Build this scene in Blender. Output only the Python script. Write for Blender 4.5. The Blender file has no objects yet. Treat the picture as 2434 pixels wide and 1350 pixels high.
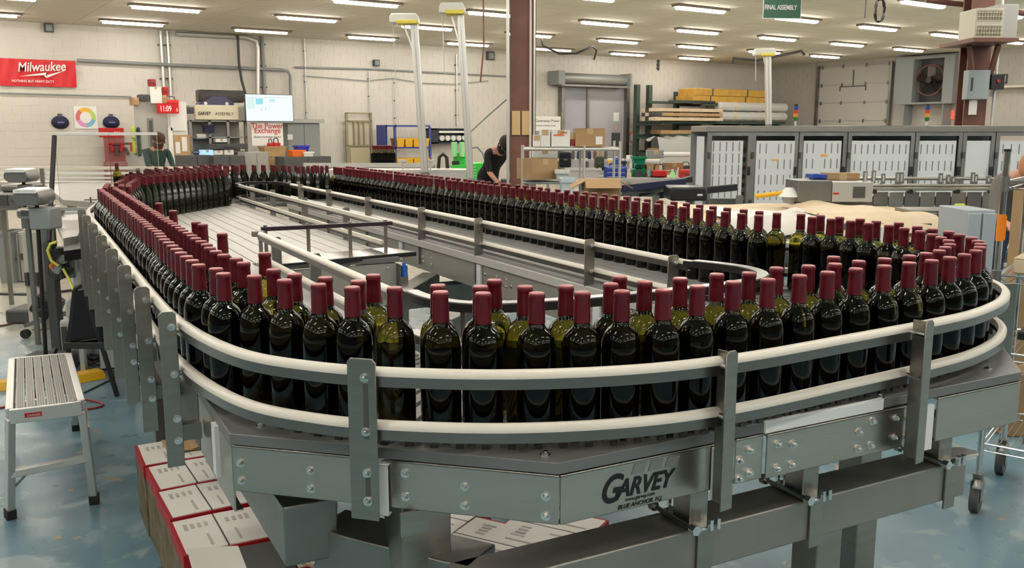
import bpy, bmesh, math, random
from math import sin, cos, pi, radians, sqrt, hypot, atan2
from mathutils import Vector, Matrix
random.seed(7)
D = bpy.data
C = bpy.context.scene.collection
SC = bpy.context.scene

# ------------------------------------------------------------------ camera, world, exposure
CAM_H = 1.6
FPX = 2150.0
PITCH = math.atan((675 - 312) / FPX)
YAW = radians(55.7)                     # view direction measured from +X (the back wall runs along X)
cd = D.cameras.new('camera'); cam = D.objects.new('camera', cd); C.objects.link(cam)
cd.sensor_width = 36.0; cd.lens = FPX / 2434 * 36.0; cd.clip_start = 0.05; cd.clip_end = 200
cam.location = (0, 0, CAM_H); cam.rotation_euler = (pi / 2 - PITCH, 0, YAW - pi / 2)
SC.camera = cam
SC.view_settings.view_transform = 'Standard'; SC.view_settings.look = 'None'
SC.view_settings.gamma = 1.0; SC.view_settings.use_curve_mapping = False
SC.view_settings.exposure = 0.0
LAMP = 46.0                             # tube emission
wd = D.worlds.new('world'); SC.world = wd; wd.use_nodes = True
wd.node_tree.nodes['Background'].inputs[0].default_value = (.8, .85, .9, 1)
wd.node_tree.nodes['Background'].inputs[1].default_value = .03
cy = SC.cycles
cy.max_bounces = 10; cy.diffuse_bounces = 4; cy.glossy_bounces = 4; cy.transmission_bounces = 8
cy.transparent_max_bounces = 8; cy.caustics_reflective = False; cy.caustics_refractive = False
cy.sample_clamp_indirect = 6.0; cy.use_denoising = True
try: cy.denoiser = 'OPENIMAGEDENOISE'
except Exception: pass

# ------------------------------------------------------------------ geometry of the place
CP, SP = cos(PITCH), sin(PITCH)
def wray(px, py):
    u = (px - 1217) / FPX; v = (py - 675) / FPX
    r, f, z = u, CP - v * SP, -SP - v * CP
    return r * sin(YAW) + f * cos(YAW), -r * cos(YAW) + f * sin(YAW), z, f
def at(px, py, F):                      # point at forward distance F
    d = wray(px, py); t = F / d[3]
    return Vector((d[0] * t, d[1] * t, CAM_H + d[2] * t))
def onz(px, py, z=0.0):
    d = wray(px, py); t = (z - CAM_H) / d[2]
    return Vector((d[0] * t, d[1] * t, z))
def onY(px, py, Y):
    d = wray(px, py); t = Y / d[1]
    return Vector((d[0] * t, Y, CAM_H + d[2] * t))
def onX(px, py, X):
    d = wray(px, py); t = X / d[0]
    return Vector((X, d[1] * t, CAM_H + d[2] * t))
CA = radians(6.3)
def W(a, b, z=0.0):                     # conveyor axes (a across, b along) to world
    return Vector((a * cos(CA) + b * sin(CA), -a * sin(CA) + b * cos(CA), z))
def AB(px, py, z):                      # a point of the photo on a level surface, in conveyor axes
    p = onz(px, py, z); return (p.x * cos(CA) - p.y * sin(CA), p.x * sin(CA) + p.y * cos(CA))
VR = YAW - pi / 2                       # rotation of things that face the viewer
CEIL = 4.15; YW = 24.65; XW = 29.3; XL = -9.5; YF = -10.5

# ------------------------------------------------------------------ materials
MATS = {}
def mat(name, col, rough=.5, metal=0.0, emit=None, estr=0, trans=0, ior=1.45, bump=0, bscale=20, noise=None, nscale=5, coat=0, stretch=None, alpha=1, spec=None):
    if name in MATS: return MATS[name]
    m = D.materials.new(name); m.use_nodes = True; nt = m.node_tree; b = nt.nodes['Principled BSDF']
    c = tuple(col) + (1,)
    b.inputs['Base Color'].default_value = c; b.inputs['Roughness'].default_value = rough
    b.inputs['Metallic'].default_value = metal; b.inputs['IOR'].default_value = ior
    b.inputs['Transmission Weight'].default_value = trans; b.inputs['Coat Weight'].default_value = coat
    b.inputs['Alpha'].default_value = alpha
    if spec is not None: b.inputs['Specular IOR Level'].default_value = spec
    if emit: b.inputs['Emission Color'].default_value = tuple(emit) + (1,); b.inputs['Emission Strength'].default_value = estr
    if bump or noise:
        tc = nt.nodes.new('ShaderNodeTexCoord'); mp = nt.nodes.new('ShaderNodeMapping')
        nt.links.new(tc.outputs['Object'], mp.inputs['Vector'])
        if stretch: mp.inputs['Scale'].default_value = stretch
    if noise:
        n = nt.nodes.new('ShaderNodeTexNoise'); n.inputs['Scale'].default_value = nscale; n.inputs['Detail'].default_value = 5
        r = nt.nodes.new('ShaderNodeValToRGB'); r.color_ramp.elements[0].position = .35; r.color_ramp.elements[1].position = .68
        r.color_ramp.elements[0].color = c; r.color_ramp.elements[1].color = tuple(noise) + (1,)
        nt.links.new(mp.outputs[0], n.inputs['Vector']); nt.links.new(n.outputs['Fac'], r.inputs[0]); nt.links.new(r.outputs[0], b.inputs['Base Color'])
    if bump:
        n = nt.nodes.new('ShaderNodeTexNoise'); n.inputs['Scale'].default_value = bscale; n.inputs['Detail'].default_value = 4
        bp = nt.nodes.new('ShaderNodeBump'); bp.inputs['Strength'].default_value = bump; bp.inputs['Distance'].default_value = .01
        nt.links.new(mp.outputs[0], n.inputs['Vector']); nt.links.new(n.outputs['Fac'], bp.inputs['Height']); nt.links.new(bp.outputs[0], b.inputs['Normal'])
    MATS[name] = m; return m
steel = mat('brushed_steel', (.33, .305, .265), .33, 1, bump=.05, bscale=9, stretch=(1, 1, 40), noise=(.36, .345, .31), nscale=1.5)
steelH = mat('brushed_steel_long', (.50, .455, .39), .32, 1, bump=.05, bscale=60, stretch=(.15, .15, 3), noise=(.58, .53, .46), nscale=2.5)
steelD = mat('dull_steel', (.24, .235, .22), .42, 1, bump=.05, bscale=30, noise=(.31, .30, .28), nscale=4)
steelp = mat('plate_steel', (.17, .17, .165), .38, .75, noise=(.21, .21, .2), nscale=6)
bright = mat('bright_bolt', (.75, .74, .72), .18, 1)
chrome = mat('chrome', (.7, .7, .7), .15, 1)
alu = mat('aluminium', (.62, .61, .58), .4, .8)
cream = mat('cream_rail', (.68, .63, .55), .35)
creamA = mat('rail_channel', (.24, .225, .21), .3, .9)
uhmw = mat('white_plastic', (.72, .72, .70), .4)
blackp = mat('black_plastic', (.02, .018, .018), .35)
blackrail = mat('black_rail', (.022, .02, .02), .3)
greybed = mat('grey_plastic_bed', (.15, .15, .145), .36)
chainL = mat('light_chain', (.46, .44, .42), .42, .2, noise=(.52, .5, .48), nscale=8)
chainD = mat('grey_chain', (.27, .265, .255), .42, .2, noise=(.31, .3, .29), nscale=8)
chainK = mat('dark_link', (.05, .05, .05), .4)
white = mat('white_paint', (.75, .74, .71), .5)
greyp = mat('grey_paint', (.25, .265, .265), .45)
dgrey = mat('dark_grey', (.07, .07, .07), .5)
brownst = mat('brown_primer', (.16, .068, .048), .55, noise=(.20, .09, .065), nscale=4)
yellow = mat('yellow_plastic', (.75, .42, .02), .45)
orange = mat('orange', (.85, .18, .02), .5)
redm = mat('red', (.5, .012, .015), .45)
red2 = mat('dull_red', (.32, .03, .03), .5)
blue = mat('blue', (.02, .06, .38), .4)
navy = mat('navy', (.012, .014, .05), .6)
bluep = mat('blue_shelf', (.05, .07, .28), .45)
green = mat('bright_green', (.05, .55, .07), .4)
green2 = mat('pale_green', (.35, .75, .35), .4)
dgreen = mat('dark_green', (.0, .17, .08), .4)
rackgreen = mat('rack_green', (.05, .075, .06), .5)
card = mat('cardboard', (.38, .235, .115), .8, noise=(.42, .265, .135), nscale=6)
cardD = mat('cardboard_inside', (.25, .15, .07), .85)
kraft = mat('kraft_paper', (.64, .50, .33), .75, noise=(.70, .58, .42), nscale=5)
wood = mat('pale_wood', (.50, .33, .16), .7, noise=(.42, .26, .12), nscale=9)
woodY = mat('yellow_wood', (.62, .36, .06), .6, noise=(.52, .3, .06), nscale=5)
poly = mat('plastic_wrap', (.62, .62, .60), .25)
skin = mat('skin', (.52, .28, .19), .55)
blackcloth = mat('black_cloth', (.012, .012, .014), .9)
greencloth = mat('green_cloth', (.022, .05, .042), .9)
greycloth = mat('grey_cloth', (.18, .17, .15), .95, bump=.3, bscale=60)
denim = mat('denim', (.05, .08, .13), .9)
hair = mat('dark_hair', (.02, .014, .01), .7)
rubber = mat('rubber', (.025, .025, .025), .8)
acrylic = mat('clear_acrylic', (.92, .94, .93), .02, trans=1, ior=1.1, spec=.3)
paper = mat('white_paper', (.78, .77, .74), .8)
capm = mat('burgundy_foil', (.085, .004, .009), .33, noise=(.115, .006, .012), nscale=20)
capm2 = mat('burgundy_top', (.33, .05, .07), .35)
ink = mat('black_ink', (.008, .008, .01), .45)

def glassmat(name, col):
    m = D.materials.new(name); m.use_nodes = True; b = m.node_tree.nodes['Principled BSDF']
    b.inputs['Base Color'].default_value = col + (1,); b.inputs['Roughness'].default_value = .02
    b.inputs['Transmission Weight'].default_value = 1; b.inputs['IOR'].default_value = 1.38
    return m
glassTop = glassmat('olive_glass', (.33, .30, .03))
glassBody = glassmat('wine_filled_glass', (.022, .019, .005))

# ------------------------------------------------------------------ mesh builder
class MB:
    def __init__(s): s.v = []; s.f = []; s.m = []; s.k = 0
    def mat(s, k): s.k = k; return s
    def add(s, vs, fs):
        n = len(s.v); s.v += [tuple(v) for v in vs]; s.f += [tuple(i + n for i in f) for f in fs]; s.m += [s.k] * len(fs); return s
    def box(s, x0, x1, y0, y1, z0, z1, M=None):
        vs = [Vector((x, y, z)) for z in (z0, z1) for y in (y0, y1) for x in (x0, x1)]
        if M is not None: vs = [M @ v for v in vs]
        return s.add(vs, [(0, 2, 3, 1), (4, 5, 7, 6), (0, 1, 5, 4), (2, 6, 7, 3), (0, 4, 6, 2), (1, 3, 7, 5)])
    def cb(s, c, d, rz=0, rx=0, ry=0):
        M = Matrix.Translation(Vector(c)) @ Matrix.Rotation(rz, 4, 'Z') @ Matrix.Rotation(ry, 4, 'Y') @ Matrix.Rotation(rx, 4, 'X')
        return s.box(-d[0] / 2, d[0] / 2, -d[1] / 2, d[1] / 2, -d[2] / 2, d[2] / 2, M)
    def bar(s, p, q, w, h=None):        # rectangular bar between two points
        p = Vector(p); q = Vector(q); h = h or w; t = (q - p).normalized()
        u = Vector((0, 0, 1)).cross(t)
        u = Vector((1, 0, 0)) if u.length < 1e-3 else u.normalized()
        n = t.cross(u); vs = []
        for o in (p, q):
            for a, b in ((-1, -1), (1, -1), (1, 1), (-1, 1)): vs.append(o + u * a * w / 2 + n * b * h / 2)
        return s.add(vs, [(3, 2, 1, 0), (4, 5, 6, 7), (0, 1, 5, 4), (1, 2, 6, 5), (2, 3, 7, 6), (3, 0, 4, 7)])
    def cyl(s, p, q, r0, r1=None, n=12):
        r1 = r0 if r1 is None else r1; p = Vector(p); q = Vector(q); t = (q - p).normalized()
        u = t.orthogonal().normalized(); w = t.cross(u); vs = []
        for o, r in ((p, r0), (q, r1)):
            for i in range(n): a = 2 * pi * i / n; vs.append(o + (u * cos(a) + w * sin(a)) * r)
        return s.add(vs, [(i, (i + 1) % n, n + (i + 1) % n, n + i) for i in range(n)] + [tuple(range(n))[::-1], tuple(range(n, 2 * n))])
    def tube(s, pts, r, n=8):
        pts = [Vector(p) for p in pts]; vs = []; N = len(pts); u = None
        for i, p in enumerate(pts):
            t = (pts[min(i + 1, N - 1)] - pts[max(i - 1, 0)]).normalized()
            u = t.orthogonal().normalized() if u is None else (u - t * u.dot(t)).normalized()
            w = t.cross(u)
            for k in range(n): a = 2 * pi * k / n; vs.append(p + (u * cos(a) + w * sin(a)) * r)
        fs = [(i * n + k, i * n + (k + 1) % n, (i + 1) * n + (k + 1) % n, (i + 1) * n + k) for i in range(N - 1) for k in range(n)]
        return s.add(vs, fs + [tuple(range(n))[::-1], tuple(range((N - 1) * n, N * n))])
    def lathe(s, prof, n=20, c=(0, 0, 0), kfn=None, sx=1, sy=1):
        vs = []; c = Vector(c)
        for r, z in prof:
            for k in range(n): a = 2 * pi * k / n; vs.append(c + Vector((r * cos(a) * sx, r * sin(a) * sy, z)))
        k0 = s.k
        m = len(prof); base = len(s.v); s.v += [tuple(v) for v in vs]
        for i in range(m - 1):
            kk = kfn(prof[i][1], prof[i + 1][1]) if kfn else k0
            for k in range(n):
                s.f.append((base + i * n + k, base + i * n + (k + 1) % n, base + (i + 1) * n + (k + 1) % n, base + (i + 1) * n + k)); s.m.append(kk)
        if prof[0][0] > 1e-6: s.f.append(tuple(base + i for i in range(n))[::-1]); s.m.append(kfn(prof[0][1], prof[1][1]) if kfn else k0)
        if prof[-1][0] > 1e-6: s.f.append(tuple(base + (m - 1) * n + i for i in range(n))); s.m.append(kfn(prof[-2][1], prof[-1][1]) if kfn else k0)
        return s
    def prism(s, poly, z0, z1):
        n = len(poly)
        if sum(poly[i][0] * poly[(i + 1) % n][1] - poly[(i + 1) % n][0] * poly[i][1] for i in range(n)) < 0: poly = poly[::-1]
        vs = [(x, y, z0) for x, y in poly] + [(x, y, z1) for x, y in poly]
        return s.add(vs, [tuple(range(n))[::-1], tuple(range(n, 2 * n))] + [(i, (i + 1) % n, n + (i + 1) % n, n + i) for i in range(n)])
    def sweep(s, path, prof, closed=False):   # path of (x,y) in plan, prof of (offset to the left, z)
        N = len(path); m = len(prof); vs = []
        for i in range(N):
            a = path[(i - 1) % N if closed else max(i - 1, 0)]; b = path[(i + 1) % N if closed else min(i + 1, N - 1)]
            tx, ty = b[0] - a[0], b[1] - a[1]; L = hypot(tx, ty); nx, ny = -ty / L, tx / L
            for o, z in prof: vs.append((path[i][0] + nx * o, path[i][1] + ny * o, z))
        R = N if closed else N - 1
        fs = [(i * m + k, i * m + (k + 1) % m, ((i + 1) % N) * m + (k + 1) % m, ((i + 1) % N) * m + k) for i in range(R) for k in range(m)]
        if not closed: fs += [tuple(range(m))[::-1], tuple(range((N - 1) * m, N * m))]
        return s.add(vs, fs)
    def mesh(s, name, mats, smooth=None):
        me = D.meshes.new(name); me.from_pydata(s.v, [], s.f)
        for m in (mats if isinstance(mats, (list, tuple)) else [mats]): me.materials.append(m)
        if s.k or any(s.m): me.polygons.foreach_set('material_index', s.m)
        me.update()
        b = bmesh.new(); b.from_mesh(me); bmesh.ops.recalc_face_normals(b, faces=b.faces); b.to_mesh(me); b.free()
        if smooth:
            me.polygons.foreach_set('use_smooth', [True] * len(me.polygons)); me.set_sharp_from_angle(angle=radians(smooth))
        return me
def tag(o, label=None, cat=None, group=None, kind=None):
    if label: o['label'] = label
    if cat: o['category'] = cat
    if group: o['group'] = group
    if kind: o['kind'] = kind
    return o
def obj(name, mb, mats, parent=None, loc=None, rz=None, smooth=None, bev=0, label=None, kind=None):
    me = mb if isinstance(mb, bpy.types.Mesh) else mb.mesh(name, mats, smooth)
    o = D.objects.new(name, me); C.objects.link(o)
    if parent: o.parent = parent
    if loc is not None: o.location = loc
    if rz is not None: o.rotation_euler = (0, 0, rz)
    if bev:
        b = o.modifiers.new('bevel', 'BEVEL'); b.width = bev; b.segments = 2; b.limit_method = 'ANGLE'; b.angle_limit = radians(50)
        o.data.polygons.foreach_set('use_smooth', [True] * len(o.data.polygons)); o.data.set_sharp_from_angle(angle=radians(40))
    tag(o, label, kind=kind); return o
def thing(name, label, cat, loc=(0, 0, 0), rz=0, group=None):
    o = D.objects.new(name, None); C.objects.link(o); o.location = loc; o.rotation_euler = (0, 0, rz); o.empty_display_size = .1
    return tag(o, label, cat, group)
def solo(name, label, cat, mb, mats, loc=(0, 0, 0), rz=0, group=None, **k):
    return tag(obj(name, mb, mats, None, loc, rz, **k), label, cat, group)
def struct(name, mb, mats, parent=None, **k):
    o = obj(name, mb, mats, parent, **k)
    if not parent: o['kind'] = 'structure'
    return o
def text(name, body, size, m, parent, loc, rot=(pi / 2, 0, 0), shear=0, ext=.0006, align='LEFT', sx=1, bold=0):
    cu = D.curves.new(name, 'FONT'); cu.body = body; cu.size = size; cu.shear = shear; cu.extrude = ext; cu.align_x = align; cu.offset = bold
    t = D.objects.new(name, cu); C.objects.link(t)
    me = D.meshes.new_from_object(t.evaluated_get(bpy.context.evaluated_depsgraph_get())); D.objects.remove(t); D.curves.remove(cu)
    me.materials.clear(); me.materials.append(m); o = D.objects.new(name, me); C.objects.link(o)
    o.parent = parent; o.location = loc; o.rotation_euler = rot; o.scale = (sx, 1, 1); return o
def copy_tree(o, parent=None):
    c = o.copy(); C.objects.link(c); c.parent = parent
    for ch in [x for x in o.children]: copy_tree(ch, c)
    return c
def bolt_mesh(axis='y', r=.007, h=.009):
    m = MB(); d = {'y': (0, -1, 0), 'x': (-1, 0, 0), 'z': (0, 0, 1)}[axis]; d = Vector(d)
    m.cyl((0, 0, 0), d * .002, r * 1.35, n=12); m.cyl(d * .002, d * h, r, r * .9, 6); m.cyl(d * h, d * (h + .003), r * .55, n=8)
    return m.mesh('bolt', bright)
def smooth_path(pts, n=8):
    P = [Vector((p[0], p[1], 0)) for p in pts]; out = []
    for i in range(len(P) - 1):
        p0 = P[max(i - 1, 0)]; p1 = P[i]; p2 = P[i + 1]; p3 = P[min(i + 2, len(P) - 1)]
        for k in range(n):
            t = k / n
            q = .5 * ((2 * p1) + (p2 - p0) * t + (2 * p0 - 5 * p1 + 4 * p2 - p3) * t * t + (3 * p1 - p0 - 3 * p2 + p3) * t ** 3)
            out.append((q.x, q.y))
    out.append((P[-1].x, P[-1].y)); return out

# ------------------------------------------------------------------ the hall
def floor_mat():
    m = D.materials.new('painted_concrete_floor'); m.use_nodes = True; nt = m.node_tree; N = nt.nodes; L = nt.links; b = N['Principled BSDF']
    tc = N.new('ShaderNodeTexCoord')
    def noise(s, d=6, dist=0):
        n = N.new('ShaderNodeTexNoise'); n.inputs['Scale'].default_value = s; n.inputs['Detail'].default_value = d; n.inputs['Distortion'].default_value = dist
        L.new(tc.outputs['Object'], n.inputs['Vector']); return n
    def ramp(src, a, b_, ca=(0, 0, 0, 1), cb=(1, 1, 1, 1)):
        r = N.new('ShaderNodeValToRGB'); r.color_ramp.elements[0].position = a; r.color_ramp.elements[1].position = b_
        r.color_ramp.elements[0].color = ca; r.color_ramp.elements[1].color = cb; L.new(src, r.inputs[0]); return r
    def mix(f, a, c):
        x = N.new('ShaderNodeMix'); x.data_type = 'RGBA'; L.new(f, x.inputs[0])
        for i, s in ((6, a), (7, c)):
            if isinstance(s, tuple): x.inputs[i].default_value = s
            else: L.new(s, x.inputs[i])
        return x.outputs[2]
    base = ramp(noise(1.1).outputs['Fac'], .35, .65, (.10, .19, .24, 1), (.18, .30, .355, 1))
    worn = ramp(noise(3.2, 8, .6).outputs['Fac'], .56, .63)
    c1 = mix(worn.outputs[0], base.outputs[0], (.27, .36, .385, 1))
    # paint is worn away towards the back of the hall, bare concrete there
    sp = N.new('ShaderNodeSeparateXYZ'); L.new(tc.outputs['Object'], sp.inputs[0])
    ad = N.new('ShaderNodeMath'); ad.operation = 'MULTIPLY_ADD'; ad.inputs[1].default_value = 5.0; L.new(noise(.35, 5).outputs['Fac'], ad.inputs[0]); L.new(sp.outputs['Y'], ad.inputs[2])
    mr = N.new('ShaderNodeMapRange'); mr.inputs['From Min'].default_value = 9.4; mr.inputs['From Max'].default_value = 12.0; L.new(ad.outputs[0], mr.inputs['Value'])
    c2 = mix(mr.outputs[0], c1, (.42, .40, .33, 1))
    scuff = ramp(noise(5.5, 10, 1.4).outputs['Fac'], .655, .675)
    c3 = mix(scuff.outputs[0], c2, (.40, .31, .19, 1))
    dk = ramp(noise(1.3, 7, 1.2).outputs['Fac'], .64, .78)
    c4 = mix(dk.outputs[0], c3, (.15, .215, .24, 1))
    L.new(c4, b.inputs['Base Color'])
    rr = ramp(noise(4).outputs['Fac'], .3, .7, (.22, .22, .22, 1), (.42, .42, .42, 1)); L.new(rr.outputs[0], b.inputs['Roughness'])
    bp = N.new('ShaderNodeBump'); bp.inputs['Strength'].default_value = .12; bp.inputs['Distance'].default_value = .01
    L.new(noise(6, 8).outputs['Fac'], bp.inputs['Height']); L.new(bp.outputs[0], b.inputs['Normal'])
    return m
struct('floor', MB().box(XL, XW, YF, YW, -.15, 0), floor_mat())
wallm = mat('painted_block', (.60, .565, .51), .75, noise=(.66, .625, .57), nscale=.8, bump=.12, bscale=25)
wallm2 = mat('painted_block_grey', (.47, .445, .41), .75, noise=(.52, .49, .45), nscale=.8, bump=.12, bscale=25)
ceilm = mat('ceiling_slab', (.24, .225, .19), .9)
tilem = mat('ceiling_tile', (.60, .56, .47), .85, noise=(.64, .60, .51), nscale=1.5, bump=.1, bscale=40)
wb = struct('wall_back', MB().box(XL, XW + .25, YW, YW + .25, 0, CEIL + .2), wallm)
def blocks(horiz, p, u0, u1, holes=()):
    m = MB(); z = 0; r = 0
    while z < CEIL - .01:
        u = u0 - (.2 if r % 2 else 0)
        while u < u1:
            a = max(u + .004, u0); b = min(u + .396, u1)
            if b - a > .03 and not any(a < h[1] and b > h[0] and z < h[3] and z + .2 > h[2] for h in holes):
                if horiz: m.box(a, b, p - .006, p + .01, z + .004, min(z + .196, CEIL))
                else: m.box(p - .006, p + .01, a, b, z + .004, min(z + .196, CEIL))
            u += .4
        z += .2; r += 1
    return m
obj('block_courses', blocks(True, YW, .5, XW, [(18.75, 21.6, 0, 3.1)]), wallm, wb, kind='stuff')
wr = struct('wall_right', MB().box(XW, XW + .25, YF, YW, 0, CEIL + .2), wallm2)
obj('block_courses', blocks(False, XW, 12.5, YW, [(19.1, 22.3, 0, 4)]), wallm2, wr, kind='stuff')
walld = mat('reflection_dimming_block', (.13, .125, .12), .8, bump=.1, bscale=25)  # unseen walls, coloured dark so bottles and steel reflect with more contrast
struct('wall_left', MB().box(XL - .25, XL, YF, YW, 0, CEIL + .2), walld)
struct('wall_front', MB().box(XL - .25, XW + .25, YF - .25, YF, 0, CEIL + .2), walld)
ce = struct('ceiling', MB().box(XL, XW, YF, YW, CEIL + .02, CEIL + .2), ceilm)
# ceiling tiles of 1.22 x 0.61 m: the 300 that show largest are parts, the rest one mesh
def seen(X, Y, Z):
    f = X * cos(YAW) + Y * sin(YAW); r = X * sin(YAW) - Y * cos(YAW); d = Z - CAM_H
    w = f * CP - d * SP
    if w < .3: return None
    return 1217 + FPX * r / w, 675 - FPX * (f * SP + d * CP) / w, w
tl = MB().box(.005, 1.215, .005, .605, -.012, .02).mesh('ceiling_tile', tilem); rest = MB(); cand = []
ix = 0; x = XL
while x < XW - .3:
    y = YF; iy = 0
    while y < YW - .1:
        yy = y; s = seen(x + .6, yy + .3, CEIL)
        if s and -150 < s[0] < 2600 and -90 < s[1] < 400: cand.append((s[2], x, yy))
        else: rest.box(x + .005, min(x + 1.215, XW), yy + .005, min(yy + .605, YW), CEIL - .012, CEIL + .02)
        y += .61
    x += 1.22
cand.sort()
for k, (w, x, y) in enumerate(cand):
    if k < 290 and x + 1.215 < XW and y + .605 < YW:
        o = obj('ceiling_tile', tl, None, ce, loc=(x, y, CEIL))
    else: rest.box(x + .005, min(x + 1.215, XW), y + .005, min(y + .605, YW), CEIL - .012, CEIL + .02)
obj('ceiling_tiles', rest, tilem, ce, kind='stuff')

# ------------------------------------------------------------------ ceiling lamps
tubem = mat('lit_tube', (.9, .9, .9), .4, emit=(1, .94, .84), estr=LAMP)
tubed = mat('dim_tube', (.9, .9, .9), .4, emit=(1, .88, .7), estr=LAMP * .12)
housem = mat('lamp_housing', (.22, .18, .14), .6)
def fixture_meshes():
    h = MB(); h.box(-.08, 1.42, -.10, .10, -.05, 0); h.box(-.08, 1.42, -.115, .115, -.012, 0)
    d = MB(); prof = [(-.085, -.052), (-.075, -.085), (-.04, -.10), (.04, -.10), (.075, -.085), (.085, -.052)]
    n = len(prof); vs = [(x, y, z) for x in (0, 1.3) for y, z in prof]
    d.add(vs, [tuple(range(n)), tuple(range(n, 2 * n))[::-1]] + [(i, i + 1, n + i + 1, n + i) for i in range(n - 1)] + [(0, n, 2 * n - 1, n - 1)])
    return h.mesh('housing', housem), d.mesh('diffuser', tubem), d.mesh('diffuser', tubed)
HM, DM, DM2 = fixture_meshes()
for j in range(11):
    for i in range(-3, 9):
        X = 1.28 + 3.05 * i; Y = 22.95 - 3.05 * j
        if X < XL + .3 or (i == 8 and j == 0): continue
        dim = (i, j) in ((2, 0), (5, 0))
        s = seen(X + .6, Y, CEIL); vis = s and -80 < s[0] < 2500 and -40 < s[1] < 300
        L_ = thing('ceiling_lamp', ('dim' if dim else 'lit') + ' linear ceiling lamp under the pale tiled ceiling, ' + (('%s in the row %s' % (['at the back wall', 'second from the back wall', 'third from the back wall', 'fourth from the back wall', 'fifth from the back wall'][min(j, 4)], '%s one from the left' % ['first', 'second', 'third', 'fourth', 'fifth', 'sixth', 'seventh', 'eighth', 'ninth'][max(i, 0)])) if vis else 'behind or above the photographer'), 'lamp', (X, Y, CEIL - .012), 0, 'linear lamps on the ceiling grid')
        if vis:
            rows = ['the row nearest the back wall', 'the second row from the back wall', 'the third row from the back wall', 'the fourth row from the back wall', 'the fifth row from the back wall']
            nth = ['first', 'second', 'third', 'fourth', 'fifth', 'sixth', 'seventh', 'eighth', 'ninth'][max(i, 0)]
            L_['label'] = '%s ceiling lamp, %s from the left in %s' % ('dim' if dim else 'lit', nth, rows[min(j, 4)])
        else: L_['label'] = 'lit ceiling lamp outside the view'
        obj('housing', HM, None, L_); obj('diffuser', DM2 if dim else DM, None, L_)

# ================================================================== the accumulation conveyor
CV = thing('accumulation_conveyor', 'long looping stainless steel bottle accumulation conveyor with rounded guide rails', 'conveyor', W(1.5, 4.5), -CA)
OFF = Vector((-1.5, -4.5, 0))
def cvp(name, mb, mats, parent=None, **k):     # a part given in conveyor coordinates
    o = obj(name, mb, mats, parent or CV, **k)
    if parent is None: o.location = OFF
    return o
ZB = .98                                       # top of the bed
# --- grey plastic bed plates
for pl_ in ([(.33, 1.88), (.85, 1.41), (2.27, 1.41), (2.76, 1.85), (2.76, 2.1), (.33, 2.1)],
             [(.33, 2.1), (.95, 2.1), (.95, 4.25), (.33, 4.25)], [(.33, 4.25), (1.62, 4.25), (1.62, 8.0), (.55, 8.0), (.33, 5.6)],
             [(2.0, 2.1), (2.76, 2.1), (2.76, 8.0), (2.0, 8.0)], [(.55, 8.0), (2.76, 8.0), (2.45, 9.0), (1.95, 9.5), (1.35, 9.5), (.85, 8.95)]):
    cvp('bed_plate', MB().prism(pl_, .952, ZB - .004), greybed, bev=.0015)
# --- guide paths measured from the photograph
outer = smooth_path([(.50, 7.0), (.34, 6.1), (.295, 5.6), (.295, 4.6), (.295, 3.6), (.298, 2.66), (.308, 2.32), (.335, 2.07), (.385, 1.87), (.47, 1.735), (.58, 1.625), (.78, 1.495), (1.02, 1.41), (1.27, 1.385), (1.60, 1.405), (1.91, 1.43), (2.13, 1.465), (2.37, 1.555), (2.56, 1.70), (2.675, 1.93), (2.72, 2.2), (2.73, 2.8), (2.73, 4.5), (2.73, 8.0), (2.6, 8.5), (2.3, 9.0), (1.9, 9.3), (1.45, 9.3), (1.05, 8.9), (.8, 8.4), (.62, 7.7), (.50, 7.0)], 6)
inner1 = smooth_path([(.92, 4.15), (.92, 3.4), (.92, 2.45)], 4)
innerU = smooth_path([(.92, 2.43), (.93, 2.24), (1.02, 2.10), (1.26, 2.04), (1.5, 2.03), (1.75, 2.03), (1.95, 2.06), (2.07, 2.14), (2.12, 2.27), (2.10, 2.4), (2.05, 2.52)], 6)
innerR = [(2.05, 2.5), (2.05, 4.0), (2.04, 6.0), (2.04, 7.95)]
innerL = [(1.585, 8.0), (1.585, 6.0), (1.585, 4.42)]
def rail(path, side, zt, name='guide_rail'):
    s = side                                   # side +1: bottles on the left of the path
    o = cvp(name, MB().sweep(path, [(0, zt - .021), (0, zt - .002), (s * -.003, zt), (s * -.012, zt + .001), (s * -.018, zt - .003), (s * -.0225, zt - .009), (s * -.0225, zt - .015), (s * -.004, zt - .015), (s * -.004, zt - .021)]), cream, smooth=45)
    obj('rail_channel', MB().sweep(path, [(s * -.0165, zt - .015), (s * -.022, zt - .015), (s * -.022, zt - .036), (s * -.004, zt - .036), (s * -.004, zt - .0345), (s * -.0165, zt - .0345)]), creamA, o, smooth=45)
    return o
for zt in (1.150, 1.043):
    rail(outer, 1, zt)
    rail(inner1[::1], 1, zt); rail(innerR, -1, zt); rail(innerL[::-1], 1, zt)
# splices on the front of the outer rails
for zt in (1.150, 1.043):
    cvp('rail_splice', MB().cb((1.515, 1.388, zt - .016), (.10, .006, .026), rz=radians(3)), alu, bev=.001)
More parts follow.
